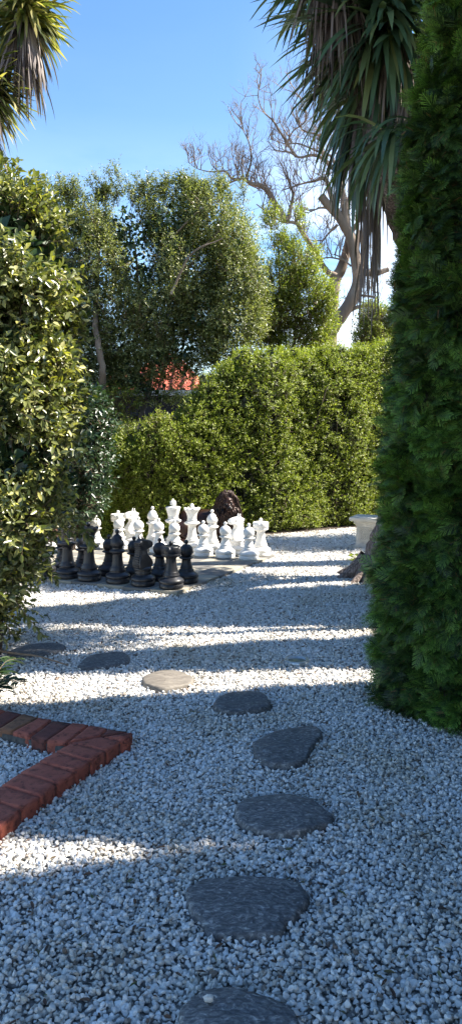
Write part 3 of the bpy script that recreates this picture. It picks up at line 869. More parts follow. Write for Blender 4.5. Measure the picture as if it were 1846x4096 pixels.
def make_conifer(name, loc, H, n, label, group=None):
    root = empty(name, loc)
    tag(root, label, 'tree', group)
    # solid dark shell with the inner shade put into its colour
    zz = np.linspace(.02, H * .97, 60); k = 40
    th = np.arange(k) * 2 * PI / k
    Z, TT = np.meshgrid(zz, th, indexing='ij')
    R = con_radius(Z, H) - .13
    X = np.cos(TT); Y = np.sin(TT)
    P = np.stack([X * R, Y * R, Z], -1).reshape(-1, 3)
    nn = lump(P, 5, 4).reshape(R.shape)
    R = np.maximum(R + .05 * nn + rng.normal(0, .008, R.shape), .02)
    V = np.stack([X * R, Y * R, Z], -1).reshape(-1, 3)
    i = np.arange(len(zz) - 1)[:, None] * k; j = np.arange(k)[None]
    Q = np.stack([i + j, i + (j + 1) % k, i + k + (j + 1) % k, i + k + j], -1).reshape(-1, 4)
    link('dark_inner_fill', npmesh('dark_inner_fill', V, Q), M['core'], root, True)
    tb = Tubes(); tb.add([(0, 0, -.1), (0.02, 0, H * .4), (0, 0, H * .9)], [.09, .06, .01], 8); tb.obj('trunk', M['bark_dark'], root)
    z = H * (1 - np.sqrt(rng.uniform(0, 1, n) * .995)) ; z = np.where(rng.random(n) < .55, rng.uniform(0, H * .98, n), z)
    th = rng.uniform(0, 2 * PI, n)
    # clumps: snap some sprays towards clump centres
    R = con_radius(z, H)
    P = np.stack([np.cos(th) * R, np.sin(th) * R, z], -1)
    lm = lump(P, 5, 4)
    fine = lump(P, 16, 9)
    R = R + .025 * lm + .030 * fine - rng.uniform(.0, .12, n)
    Pb = np.stack([np.cos(th) * (R - .07), np.sin(th) * (R - .07), np.maximum(z - .03, .03)], -1)
    O = np.stack([np.cos(th), np.sin(th), np.zeros(n)], -1)
    Tn = np.stack([-np.sin(th), np.cos(th), np.zeros(n)], -1)
    cl = lump(P, 11, 31)[:, None]
    D = unit(O * rng.uniform(.35, .9, (n, 1)) + Tn * (.75 * cl + rng.normal(0, .35, (n, 1))) + np.array([0, 0, 1]) * (.15 + .35 * lump(P, 8, 32)[:, None] + rng.normal(0, .45, (n, 1))))
    N = unit(np.array([0, 0, 1.]) * .9 + O * rng.normal(.35, .35, (n, 1)) + rng.normal(0, .45, (n, 3)))
    S = unit(np.cross(N, D)); N = np.cross(D, S)
    sc = rng.uniform(.42, .85, n)[:, None, None]
    V0, Q0, T0 = ST
    V = Pb[:, None] + sc * (V0[None, :, 0:1] * D[:, None] + V0[None, :, 1:2] * S[:, None] + V0[None, :, 2:3] * N[:, None])
    kk = len(V0)
    Q = (Q0[None] + (np.arange(n) * kk)[:, None, None]).reshape(-1, 4)
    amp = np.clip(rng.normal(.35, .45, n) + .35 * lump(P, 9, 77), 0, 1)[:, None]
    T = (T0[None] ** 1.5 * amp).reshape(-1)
    V = V.reshape(-1, 3); V[:, 2] = np.maximum(V[:, 2], .01)
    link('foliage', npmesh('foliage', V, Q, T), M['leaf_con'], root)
    return root
conifer = make_conifer('conifer_tree', (1.2, 4.15, 0), 5.1, 42000, 'dark green dense columnar conifer filling the right side from the gravel upward')

def shade_tree(name, x, y, s, lab, rz):  # conifer copies added out of view to cast shade bands
    o = copy_thing(conifer); o.name = name
    o.location = (x, y, 0); o.scale = s; o.rotation_euler = (0, 0, rz)
    tag(o, lab, 'tree', 'unseen conifers added on the right to cast shade')
    return o

# ------------------------------------------------------------------ broad-leaved trees and shrubs
def wblob(a, b, ra, rb, Y, ry):
    "blob from overview-pixel centre and radii at depth Y"
    x, y, z = W2(a, b, Y); k = 1.59 * Y / F
    return (x, Y, z, ra * k, ry, rb * k)

def make_tree(name, label, blobs, n_twig, k, Lt, L, Wd, mat, trunks, group=None, cat='tree', near=False, up=.4, seed=1, thr=-.6, freq=3.5, shell=.55, bark='bark_dark', twigmat=None, inner=0, spread=1.0, trunkname='trunk', crown='crown'):
    base = trunks[0][0][0]
    root = empty(name, (base[0], base[1], 0))
    off = np.array([base[0], base[1], 0])
    tag(root, label, cat, group)
    P, O = blob_points(blobs, n_twig, shell, seed, thr, freq)
    D = unit(O * .7 + np.array([0, 0, up]) + rng.normal(0, .45, P.shape))
    lt = rng.uniform(.6, 1.3, len(P)) * Lt
    p, d, nn = twig_leaves(P - off, D, lt, k, spread)
    n = len(p)
    LL = L * rng.uniform(.55, 1.2, n)
    build_leaves(crown, p, d, nn, LL, LL * Wd, mat, root, near)
    tb = Tubes()
    for pts, r0, r1 in trunks:
        sp = smooth_path(pts, 6) - off
        m = len(sp); tb.add(sp + rng.normal(0, r0 * .08, sp.shape), np.linspace(r0, r1, m), 8, .06)
    tb.obj(trunkname, M[bark], root)
    # twigs joining leaves
    sel = rng.choice(len(P), min(len(P), 2600), replace=False)
    tb = Tubes()
    cen = np.array([b[:3] for b in blobs])
    for i in sel:
        a = P[i]; c = cen[np.argmin(np.linalg.norm(cen - a, axis=1))]
        back = a + (c - a) * random.uniform(.15, .45) + rng.normal(0, .03, 3)
        back[2] -= .03
        e = a + D[i] * lt[i]
        tb.add(np.array([back, a, e]) - off, [.006, .004, .0012] if not near else [.0045, .003, .001], 3)
    tb.obj('twigs', M[twigmat or 'stem'], root)
    if inner:
        P, O = blob_points([(b[0], b[1], b[2], b[3] * .72, b[4] * .72, b[5] * .72) for b in blobs], inner, .25, seed + 1, -2, 3)
        P = P - off
        LL = L * rng.uniform(1.5, 2.6, len(P))
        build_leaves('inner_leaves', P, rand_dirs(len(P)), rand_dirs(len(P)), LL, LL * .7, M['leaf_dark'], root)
    return root

# left broad-leaved shrub close to the camera
Yl = 5.0
lb = [wblob(-98, 615, 120, 125, Yl + .3, .5), wblob(22, 590, 90, 105, Yl + .2, .5), wblob(87, 630, 64, 100, Yl + .3, .45), wblob(12, 700, 140, 140, Yl, .55), wblob(102, 730, 62, 110, Yl + .1, .4), wblob(22, 860, 140, 130, Yl, .55), wblob(102, 880, 68, 110, Yl + .1, .4),
      wblob(32, 1010, 140, 130, Yl, .5), wblob(107, 1040, 62, 110, Yl + .2, .4), wblob(48, 1150, 135, 110, Yl, .5), wblob(128, 1180, 70, 75, Yl + .3, .4), wblob(14, 1270, 125, 100, Yl, .45), wblob(94, 1275, 60, 60, Yl + .3, .35),
      wblob(-46, 1400, 105, 100, Yl, .4), wblob(39, 1385, 45, 55, Yl + .1, .3), wblob(-66, 1510, 95, 80, Yl, .35), wblob(-96, 1600, 70, 50, Yl, .3)]
gx, gy, gz = W2(-60, 1660, Yl)
shrub = make_tree('broadleaf_shrub', 'tall sunlit shrub with broad glossy yellow-green leaves filling the left edge', lb, 6400, 7, .15, .053, .5, M['leaf_shrub'],
    [([(gx, gy, -.05), W2(-50, 1400, Yl), W2(-20, 1100, Yl + .1), W2(20, 800, Yl + .1), W2(40, 600, Yl + .2)], .05, .012),
     ([(gx + .1, gy + .1, -.05), W2(10, 1350, Yl + .1), W2(70, 1100, Yl + .1), W2(110, 800, Yl + .1)], .035, .01)], cat='shrub', near=True, seed=3, thr=-.28, freq=4.6, shell=.5, inner=3000, twigmat='stem')

# extra loose shoots of the left shrub
def shoots(root, name, starts, mat, L=.06, seed=5):
    off = np.array(root.location)
    tb = Tubes(); PP = []; DD = []; NN = []
    for pts in starts:
        sp = smooth_path(pts, 6) - off
        tb.add(sp, np.linspace(.005, .0015, len(sp)), 4)
        T = unit(np.gradient(sp, axis=0))
        for i in range(2, len(sp), 1):
            for s in range(2):
                r = rand_dirs(1)[0]; r = unit(r - T[i] * (r @ T[i]))
                PP.append(sp[i]); DD.append(T[i] * .6 + r * .8 + np.array([0, 0, -.15])); NN.append(np.array([0, 0, 1]) + rng.normal(0, .4, 3))
    n = len(PP); LL = L * rng.uniform(.7, 1.15, n)
    build_leaves(name + '_leaves', np.array(PP), np.array(DD), np.array(NN), LL, LL * .48, mat, root, True)
    tb.obj(name, M['stem'], root)
shoots(shrub, 'shoot', [[W2(150, 1260, 5.2), W2(185, 1290, 5.3), W2(205, 1320, 5.3), W2(222, 1345, 5.3), W2(233, 1375, 5.3)],
    [W2(140, 1280, 5.2), W2(170, 1330, 5.2), W2(200, 1345, 5.2)], [W2(100, 1420, 5.1), W2(125, 1440, 5.1), W2(145, 1460, 5.1)],
    [W2(20, 1480, 5), W2(60, 1540, 5), W2(85, 1570, 5), W2(110, 1600, 5)], [W2(10, 1560, 5), W2(35, 1600, 5), W2(55, 1585, 5)],
    [W2(30, 480, 5.2), W2(40, 440, 5.2), W2(38, 405, 5.2)], [W2(10, 470, 5.2), W2(2, 430, 5.2), W2(8, 395, 5.2)], [W2(95, 500, 5.2), W2(95, 465, 5.2), W2(100, 440, 5.2)],
    [W2(170, 690, 5.2), W2(200, 690, 5.2), W2(230, 680, 5.2)], [W2(180, 850, 5.2), W2(205, 830, 5.2), W2(215, 800, 5.2)], [W2(180, 1000, 5.2), W2(205, 985, 5.2), W2(222, 990, 5.2)]], M['leaf_shrub'])

# darker shrub behind it
Yd = 9.6
db = [wblob(215, 1060, 60, 80, Yd, .5), wblob(160, 1150, 90, 90, Yd, .5), wblob(222, 1170, 50, 70, Yd, .5), wblob(200, 1250, 50, 44, Yd, .45), wblob(120, 1260, 80, 60, Yd, .5)]
make_tree('dark_shrub', 'dark blue-green shaded shrub between the sunlit left shrub and the low hedge', db, 3400, 6, .16, .075, .45, M['leaf_dark'],
    [([(W2(180, 1300, Yd)[0], Yd, -.05), W2(190, 1200, Yd), W2(210, 1080, Yd)], .04, .012)], cat='shrub', seed=6, thr=-.8, inner=900)

# big olive-grey tree behind
Yt = 12.6
tbz = [wblob(250, 590, 55, 62, Yt, .8), wblob(325, 575, 62, 60, Yt, .8), wblob(270, 680, 85, 95, Yt, .9), wblob(365, 650, 100, 110, Yt, 1.), wblob(430, 560, 62, 62, Yt, .9), wblob(470, 680, 100, 100, Yt, 1.),
       wblob(525, 560, 70, 66, Yt, .8), wblob(590, 630, 55, 75, Yt, .8), wblob(590, 710, 72, 90, Yt, .9), wblob(300, 790, 90, 80, Yt, .9), wblob(400, 790, 90, 80, Yt, .9), wblob(510, 790, 90, 70, Yt, .9),
       wblob(590, 815, 65, 60, Yt, .8), wblob(480, 870, 80, 50, Yt, .7), wblob(240, 880, 60, 70, Yt, .7), wblob(370, 885, 60, 45, Yt, .7), wblob(560, 885, 60, 48, Yt, .7), wblob(150, 520, 40, 45, Yt, .5),
       wblob(480, 515, 40, 36, Yt, .5), wblob(180, 640, 60, 120, Yt, .8), wblob(330, 945, 60, 34, Yt, .6), wblob(400, 985, 60, 26, Yt, .6), wblob(310, 860, 60, 60, Yt - .3, .5), wblob(400, 905, 45, 36, Yt - .3, .5), wblob(470, 925, 34, 26, Yt, .4), wblob(640, 700, 36, 80, Yt, .5), wblob(630, 800, 36, 60, Yt, .5), wblob(330, 930, 45, 45, Yt - .2, .4), wblob(265, 950, 40, 50, Yt, .6)]
bigtree = make_tree('olive_leaved_tree', 'wide tree with small grey-green leaves and thin open top in front of the red roof', tbz, 23000, 8, .17, .040, .55, M['leaf_olive'],
    [([(W2(262, 1200, Yt)[0], Yt, -.05), W2(258, 1000, Yt - .6), W2(256, 920, Yt - .75), W2(240, 820, Yt - .7), W2(243, 740, Yt - .3), W2(250, 600, Yt)], .07, .025),
     ([(W2(320, 1200, Yt)[0], Yt + .1, -.05), W2(345, 1090, Yt - .3), W2(370, 1000, Yt - .2), W2(390, 900, Yt), W2(430, 760, Yt), W2(490, 650, Yt - .4), W2(560, 570, Yt - .4)], .045, .014),
     ([W2(370, 1000, Yt), W2(340, 900, Yt), W2(350, 760, Yt), W2(340, 620, Yt)], .04, .012),
     ([W2(430, 740, Yt - .9), W2(480, 640, Yt - 1.0), W2(560, 600, Yt - 1.0)], .02, .008), ([W2(440, 590, Yt - .4), W2(500, 530, Yt - .6), W2(560, 500, Yt - .5)], .016, .006),
     ([W2(330, 1095, Yt - .1), W2(360, 1055, Yt - .1), W2(400, 1040, Yt - .2)], .03, .012)],
    seed=12, thr=-.22, freq=3.4, shell=.35, up=.5, bark='bark_pale', inner=5000)
# thin sprigs poking up into the sky
sprig = []
for a, b, a2, b2 in [(300, 500, 270, 430), (310, 480, 290, 415), (350, 500, 345, 450), (350, 480, 375, 450), (240, 520, 225, 450), (150, 520, 150, 450), (330, 520, 318, 455), (420, 520, 410, 480), (475, 520, 470, 460),
                     (500, 500, 515, 465), (270, 500, 240, 445), (190, 500, 185, 455), (120, 500, 110, 450), (365, 510, 385, 475), (550, 510, 548, 440), (545, 480, 560, 450)]:
    sprig.append([W2(a, b, Yt - .3), W2((a + a2) / 2 + random.uniform(-6, 6), (b + b2) / 2, Yt - .3), W2(a2, b2, Yt - .3)])
for i in range(34):
    a = random.uniform(160, 620); b = 520 if a < 400 else 500
    if a > 480: b = 515
    sprig.append([W2(a, b, Yt - .2), W2(a + random.uniform(-8, 8), b - 25, Yt - .2), W2(a + random.uniform(-22, 22), b - random.uniform(35, 62), Yt - .2)])
def sprigs(root, starts, mat, L):
    off = np.array(root.location); tb = Tubes(); P0 = []; D0 = []
    for pts in starts:
        sp = smooth_path(pts, 8) - off
        tb.add(sp, np.linspace(.008, .002, len(sp)), 4)
        T = unit(np.gradient(sp, axis=0))
        for i in range(3, len(sp)):
            for s in range(3):
                P0.append(sp[i]); D0.append(unit(T[i] * .7 + rng.normal(0, .6, 3)))
    P0 = np.array(P0); D0 = np.array(D0)
    p, d, nn = twig_leaves(P0, D0, rng.uniform(.08, .2, len(P0)), 7)
    LL = L * rng.uniform(.6, 1.1, len(p))
    build_leaves('sprig_leaves', p, d, nn, LL, LL * .45, mat, root)
    tb.obj('sprig', M['stem'], root)
sprigs(bigtree, sprig, M['leaf_olive'], .042)

# yellow-green upright tree behind the hedge
Yu = 13.6
ub = [wblob(690, 572, 28, 42, Yu, .35), wblob(737, 572, 26, 46, Yu, .35), wblob(712, 600, 34, 40, Yu, .35), wblob(700, 650, 50, 60, Yu, .5), wblob(755, 660, 42, 60, Yu, .5), wblob(690, 730, 58, 60, Yu, .55), wblob(770, 740, 55, 60, Yu, .55),
      wblob(700, 810, 65, 60, Yu, .6), wblob(790, 820, 50, 60, Yu, .6), wblob(660, 850, 50, 60, Yu, .6), wblob(740, 870, 70, 55, Yu, .6), wblob(810, 770, 28, 50, Yu, .4)]
make_tree('upright_tree', 'narrow yellow-green tree with small leaves rising behind the hedge below the bare tree', ub, 7600, 7, .16, .040, .6, M['leaf_lime'],
    [([(W2(700, 1000, Yu)[0], Yu, -.05), W2(702, 900, Yu), W2(705, 760, Yu), W2(700, 620, Yu)], .05, .012), ([(W2(730, 1000, Yu)[0], Yu + .1, -.05), W2(740, 860, Yu), W2(745, 740, Yu), W2(738, 600, Yu)], .035, .01)],
    seed=21, thr=-.02, freq=5, shell=.2, up=.9)
Yr = 15.0
rb = [wblob(935, 800, 28, 30, Yr, .4), wblob(925, 850, 36, 35, Yr, .4), wblob(960, 850, 36, 40, Yr, .4), wblob(1010, 830, 40, 60, Yr, .5)]
make_tree('small_tree', 'small bright green bushy tree over the right end of the hedge', rb, 2200, 7, .16, .042, .6, M['leaf_lime'],
    [([(W2(950, 1000, Yr)[0], Yr, -.05), W2(950, 900, Yr), W2(948, 800, Yr)], .04, .012)], seed=25, thr=-.4, freq=4, shell=.3, up=.8)

# ------------------------------------------------------------------ hedge
def make_hedge(name, label, path, depth, prof, n, L, mat, seed, inner, up=.25):
    "path: ground points; prof(t)->height; leaves cover front, top and back of a lumpy wall"
    path = np.array(path, float); c = path.mean(0)
    root = empty(name, (c[0], c[1], 0)); tag(root, label, 'hedge')
    off = np.array([c[0], c[1], 0])
    sl = np.r_[0, np.cumsum(np.linalg.norm(np.diff(path, axis=0), axis=1))]; sl /= sl[-1]
    def at(t): return np.stack([np.interp(t, sl, path[:, 0]), np.interp(t, sl, path[:, 1])], -1)
    def nrm(t):
        d = at(t + .01) - at(t - .01); d = unit(d); return np.stack([d[:, 1], -d[:, 0]], -1)     # towards the camera
    def sample(m, inset):
        t = rng.uniform(0, 1, m); H = prof(t)
        kind = rng.random(m)
        z = rng.uniform(0.02, 1, m); q = np.ones(m)
        P2 = at(t); N2 = nrm(np.clip(t, .02, .98))
        s = np.where(kind < .68, 1., np.where(kind < .80, -1., rng.uniform(-1, 1, m)))
        zz = np.where(kind < .80, z * H, H)
        # round the shoulders
        rs = np.clip((zz / H - .8) / .2, 0, 1)
        s2 = s * (1 - .35 * rs ** 2)
        P = np.concatenate([P2 + N2 * (s2 * (depth / 2 - inset))[:, None], (zz - inset * (kind >= .8))[:, None]], 1)
        O = np.concatenate([N2 * np.where(kind < .8, s, 0)[:, None], np.where(kind < .8, .35, 1.)[:, None]], 1)
        lm = lump(P, 3.2, seed); f = lump(P, 9, seed + 2)
        P = P + unit(O) * (.06 * lm + .04 * f - rng.uniform(0, .16, m))[:, None]
        keep = f > -1.25
        return P[keep], unit(O)[keep]
    P, O = sample(n, 0)
    P[:, 2] = np.maximum(P[:, 2], .03)
    D = unit(O * .8 + np.array([0, 0, up]) + rng.normal(0, .5, P.shape))
    p, d, nn = twig_leaves(P - off, D, rng.uniform(.04, .14, len(P)), 7)
    LL = L * rng.uniform(.6, 1.2, len(p))
    build_leaves('foliage', p, d, nn, LL, LL * .6, mat, root)
    # solid dark core added to block light through the hedge
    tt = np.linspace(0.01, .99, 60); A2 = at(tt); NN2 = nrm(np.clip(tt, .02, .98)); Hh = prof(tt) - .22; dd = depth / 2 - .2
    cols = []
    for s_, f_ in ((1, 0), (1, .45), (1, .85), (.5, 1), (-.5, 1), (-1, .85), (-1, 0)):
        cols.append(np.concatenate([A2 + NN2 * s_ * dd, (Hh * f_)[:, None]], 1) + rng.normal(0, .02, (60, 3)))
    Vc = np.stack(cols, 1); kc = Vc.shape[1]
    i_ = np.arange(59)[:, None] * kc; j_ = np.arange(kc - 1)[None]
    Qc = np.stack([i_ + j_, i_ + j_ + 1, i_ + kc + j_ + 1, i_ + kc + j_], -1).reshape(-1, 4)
    link('dark_core', npmesh('dark_core', Vc.reshape(-1, 3) - off, Qc), M['core'], root)
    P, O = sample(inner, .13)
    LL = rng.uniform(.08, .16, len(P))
    build_leaves('dark_inner_fill', P - off, unit(rand_dirs(len(P)) + np.array([0, 0, .3])), unit(O + rand_dirs(len(P)) * .5), LL, LL * .8, M['leaf_hedge_in'], root)
    tb = Tubes()
    for i in range(int(9 * sl.size + 26)):
        t = rng.uniform(.02, .98, 1); b = at(t)[0]; h = float(prof(t)[0])
        nx = nrm(t)[0]
        x0 = np.array([*(b + rng.normal(0, .08, 2)), 0]); 
        pts = [x0, x0 + np.array([*(nx * .02), h * .35]) + rng.normal(0, .05, 3), x0 + np.array([*(nx * .03), h * .85]) + rng.normal(0, .1, 3)]
        tb.add(smooth_path(pts, 5) - off, np.linspace(.02, .005, 11), 5)
    tb.obj('stem', M['bark_twig'], root)
    # bare twig ends showing between the leaves
    P, O = sample(1500, -.02)
    tb = Tubes()
    for a, o in zip(P, O):
        d = unit(o * .5 + rng.normal(0, .6, 3) + np.array([0, 0, .3]))
        tb.add(np.array([a - d * .1, a, a + unit(d + rng.normal(0, .3, 3)) * .08]) - off, [.004, .003, .001], 3)
    tb.obj('twigs', M['bark_twig'], root)
    return root
hp = [(-2.0, 10.65), (-1.15, 10.75), (.5, 11.35), (2.0, 12.25), (4.2, 13.5)]
def hprof(t): return np.interp(t, [0, .1, .16, .21, .255, .32, .55, 1], [1.4, 1.48, 1.65, 2.0, 2.33, 2.55, 2.75, 3.1]) + .04 * np.sin(t * 61) + .03 * np.sin(t * 137)
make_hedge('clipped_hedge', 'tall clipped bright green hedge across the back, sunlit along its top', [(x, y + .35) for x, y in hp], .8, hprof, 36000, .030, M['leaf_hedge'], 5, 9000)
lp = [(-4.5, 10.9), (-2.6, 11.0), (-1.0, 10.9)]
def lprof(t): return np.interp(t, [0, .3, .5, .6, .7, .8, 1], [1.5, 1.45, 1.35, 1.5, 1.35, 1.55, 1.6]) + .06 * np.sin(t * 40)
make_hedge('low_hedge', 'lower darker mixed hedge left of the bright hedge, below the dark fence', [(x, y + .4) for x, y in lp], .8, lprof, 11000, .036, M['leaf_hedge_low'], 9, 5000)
# loose taller bush in the low hedge
Yb = 11.0
make_tree('pale_bush', 'pale green bush sticking up from the low hedge beside the dark gap', [wblob(405, 1090, 38, 50, Yb, .3), wblob(420, 1140, 50, 50, Yb, .3), wblob(300, 1015, 42, 32, 12., .3)], 800, 7, .13, .045, .55, M['leaf_lime'],
    [([(W2(410, 1300, Yb)[0], Yb, -.03), W2(410, 1180, Yb), W2(405, 1080, Yb)], .02, .006)], cat='shrub', seed=33, thr=-.9, shell=.3, up=.8)

# ------------------------------------------------------------------ bare tree
Yn = 16.5
def NC(x, y, dY=0): return W(700 + x * .689, 300 + y * .689, Yn + dY)
nb = NC(860, 1650)
bare = empty('bare_tree', (nb[0], nb[1], 0))
tag(bare, 'leafless pruned tree with pale twisting limbs and fine twigs against the sky', 'tree')
off = np.array([nb[0], nb[1], 0])
tk = Tubes(); tw = Tubes()
limbs = [
 ([(nb[0] - .1, Yn, -.1), NC(870, 1620), NC(920, 1460), NC(960, 1400), NC(1020, 1310), NC(1060, 1190), NC(1045, 1060), NC(1020, 950), NC(985, 880), NC(940, 810), NC(890, 760), NC(850, 710)], .16, .08, 0),
 ([NC(1055, 1180), NC(1100, 1150), NC(1161, 1152), NC(1230, 1130)], .09, .05, 3),
 ([NC(990, 880), NC(985, 800), NC(988, 735)], .10, .085, 4),
 ([NC(945, 810), NC(905, 710), NC(880, 620), NC(850, 600), NC(810, 615), NC(740, 630), NC(620, 670)], .06, .035, 10),
 ([NC(985, 760), NC(940, 600), NC(930, 560), NC(860, 490), NC(800, 465), NC(720, 478), NC(660, 450), NC(560, 435)], .06, .025, 12),
 ([(nb[0] + .1, Yn + .3, -.1), NC(905, 1420, .3), NC(925, 1200, .3), NC(960, 1130, .3), NC(1000, 1000, .3), NC(1015, 900, .3)], .16, .08, 2),
 ([NC(930, 1170, .2), NC(870, 1130, .2), NC(800, 1010, .2), NC(740, 920, .1), NC(700, 860), NC(620, 850), NC(540, 800), NC(470, 750)], .075, .03, 10),
 ([NC(640, 850), NC(610, 800), NC(580, 750), NC(540, 680), NC(500, 645), NC(440, 630), NC(400, 605), NC(370, 605), NC(310, 630), NC(190, 705)], .08, .03, 24),
 ([NC(650, 850), NC(672, 760), NC(682, 690), NC(655, 600)], .05, .04, 8),
 ([NC(860, 490), NC(845, 400), NC(830, 350), NC(760, 330), NC(720, 300), NC(700, 270)], .035, .015, 8),
 ([NC(700, 475), NC(620, 350), NC(570, 270), NC(510, 210), NC(480, 130), NC(485, 60)], .03, .006, 5),
 ([NC(950, 570), NC(960, 640), NC(985, 720)], .05, .05, 2), ([NC(935, 540), NC(900, 470), NC(840, 450), NC(720, 400), NC(640, 400), NC(540, 370)], .03, .015, 10),
 ([NC(640, 420), NC(680, 330), NC(760, 260), NC(740, 150), NC(700, 110)], .02, .005, 5), ([NC(1010, 920, .2), NC(1060, 850), NC(1100, 700), NC(1090, 600)], .06, .03, 8),
 ([NC(1075, 1140, .2), NC(1095, 1000), NC(1110, 850), NC(1150, 700)], .08, .04, 5), ([NC(975, 1390), NC(1050, 1350), NC(1120, 1340), NC(1180, 1345)], .05, .025, 4), ([NC(1030, 1290), NC(1080, 1280), NC(1161, 1290)], .035, .02, 3),
 ([NC(870, 770), NC(830, 775), NC(770, 800)], .022, .01, 4), ([NC(940, 870), NC(880, 930), NC(830, 1000)], .03, .02, 6),
 ([NC(370, 605), NC(330, 600), NC(290, 560), NC(250, 560), NC(190, 560), NC(120, 540), NC(80, 510)], .03, .008, 8), ([NC(410, 600), NC(440, 500), NC(430, 400), NC(400, 330), NC(390, 280)], .025, .007, 6),
 ([NC(1000, 1080), NC(900, 1060), NC(830, 1070)], .02, .012, 4), ([NC(1020, 1110), NC(960, 1060), NC(920, 1040)], .02, .01, 3),
]
def grow(p, d, L, r, depth, tubes):
    n = 5; pts = [p]; q = p.copy(); dd = d.copy()
    for i in range(n):
        dd = unit(dd + rng.normal(0, .17, 3) + np.array([0, 0, .10])); q = q + dd * L / n; pts.append(q)
    tubes.add(np.array(pts) - off, np.linspace(r, r * .45, n + 1), 4 if depth < 2 else 3)
    if depth <= 0: return
    for k in range(random.choice([2, 3, 3])):
        i = random.randint(1, n)
        s = unit(dd + rng.normal(0, .6, 3) * np.array([1, .8, .8]))
        grow(pts[i], s, L * random.uniform(.45, .75), r * .55, depth - 1, tubes)
for pts, r0, r1, ns in limbs:
    sp = smooth_path(pts, 7); m = len(sp)
    tk.add(sp - off, np.linspace(r0, r1 * (.3 if ns > 4 else 1), m) * (1 + .03 * np.sin(np.arange(m) * .7)), 12, .0)
    if ns > 4 or r1 < .03: continue_knob = False
    else: continue_knob = True
    # knob at the pruned end
    e = sp[-1]; d = unit(sp[-1] - sp[-2])
    if continue_knob: tk.add(np.array([e - d * r1 * .2, e + d * r1 * .3, e + d * r1 * .5, e + d * r1 * .52]) - off, [r1, r1 * 1.12, r1 * .9, .001], 10)
    for k in range(int(ns * 1.5)):
        i = random.randint(m // 4, m - 1)
        T = unit(sp[min(i + 1, m - 1)] - sp[max(i - 1, 0)])
        d = unit(T * .25 + np.array([0, 0, .9]) + rng.normal(0, .5, 3))
        grow(sp[i], d, random.uniform(.28, .62), random.uniform(.008, .015), 3, tw)
    for k in range(ns // 3):
        i = random.randint(m // 4, m - 1)
        d = unit(rng.normal(0, 1, 3) + np.array([0, 0, -.4]))
        grow(sp[i], d, random.uniform(.3, .6), .007, 2, tw)
tk.obj('trunk', M['bark_pale'], bare)
tw.obj('twigs', M['bark_twig'], bare)

# ------------------------------------------------------------------ sword-leaved trees
def sword_leaves(name, P, D, L, Wd, droop, mat, parent, nseg=6):
    n = len(P); D = unit(D)
    S = unit(np.cross(D, np.array([0, 0, 1.]) + rng.normal(0, .25, (n, 3))))
    V = np.empty((n, nseg + 1, 2, 3)); q = P.copy(); d = D.copy()
    for i in range(nseg + 1):
        t = i / nseg
        w = Wd * (np.interp(t, [0, .12, .5, .8, 1], [.55, .8, 1, .65, .03]))
        V[:, i, 0] = q + S * (w / 2)[:, None]; V[:, i, 1] = q - S * (w / 2)[:, None]
        d = unit(d + np.array([0, 0, -1.]) * (droop / nseg)[:, None] * (0.4 + 1.2 * t))
        q = q + d * (L / nseg)[:, None]
    k = 2 * (nseg + 1)
    Q = []
    for i in range(nseg): Q.append([2 * i, 2 * i + 1, 2 * i + 3, 2 * i + 2])
    Q = (np.array(Q)[None] + (np.arange(n) * k)[:, None, None]).reshape(-1, 4)
    return link(name, npmesh(name, V.reshape(-1, 3), Q), mat, parent)

def head(root, off, c, axis, n, L, Wd, mat, droop=(.1, 1.2), cone=1.9, name='leaf_head', ndead=0, Ld=None, dc=None, dmat='dead'):
    "rosette of sword leaves around axis; dead leaves hang below"
    axis = unit(np.array(axis, float)); c = np.array(c) - off
    a = np.arccos(1 - rng.uniform(0, 1, n) * (1 - math.cos(cone)))
    r = rand_dirs(n); r = unit(r - (r @ axis)[:, None] * axis)
    D = axis * np.cos(a)[:, None] + r * np.sin(a)[:, None]
    P = c + axis * (rng.uniform(-.16, .10, n) - .10 * (a / cone))[:, None] + r * .035
    LL = L * rng.uniform(.75, 1.1, n)
    sword_leaves(name, P, D, LL, Wd * rng.uniform(.7, 1.15, n), rng.uniform(*droop, n), M[mat], root)
    if ndead:
        r = rand_dirs(ndead); r[:, 2] = 0; r = unit(r)
        P = c + r * rng.uniform(.03, .10, (ndead, 1)) + axis * rng.uniform(-.5, -.08, (ndead, 1)) * (dc or 1)
        D = r * rng.uniform(.1, .8, (ndead, 1)) + np.array([0, 0, -1.])
        sword_leaves('dead_leaves', P, D, (Ld or L) * rng.uniform(.6, 1.1, ndead), Wd * rng.uniform(.3, .7, ndead), rng.uniform(.6, 3, ndead), M[dmat], root)

# right: trunk base behind the conifer, crown overhead
tbx, tby, _ = G(925 * 1.59, 1462 * 1.59)
tbx += .15; tby += .2
cab = empty('cabbage_tree', (tbx, tby, 0))
tag(cab, 'tall sword-leaved tree overhead on the right, its flared trunk standing behind the dark conifer', 'tree')
offc = np.array([tbx, tby, 0])
tb = Tubes()
Ys = 6.6
mid = W2(1000, 560, 6.9); m2 = W2(985, 470, 6.35); m3 = W2(966, 405, 6.25); m4 = W2(945, 300, 6.6); m5 = W2(935, 90, 6.75)
sp = smooth_path([(tbx, tby, -.05), (tbx + .02, tby, .12), (tbx + .10, tby, .45), (tbx + .30, tby - .05, 1.1), (tbx + .42, tby - .2, 1.9), (mid[0] + .22, mid[1], mid[2] - .5), mid, m2, m3, m4, m5], 8) - offc
m = len(sp)
rad = np.interp(np.linspace(0, 1, m), [0, .05, .1, .2, .35, .6, 1], [.36, .27, .22, .18, .14, .085, .06])
tb.add(sp, rad * (1 + .05 * np.sin(np.arange(m) * 2.1)), 18, .05)
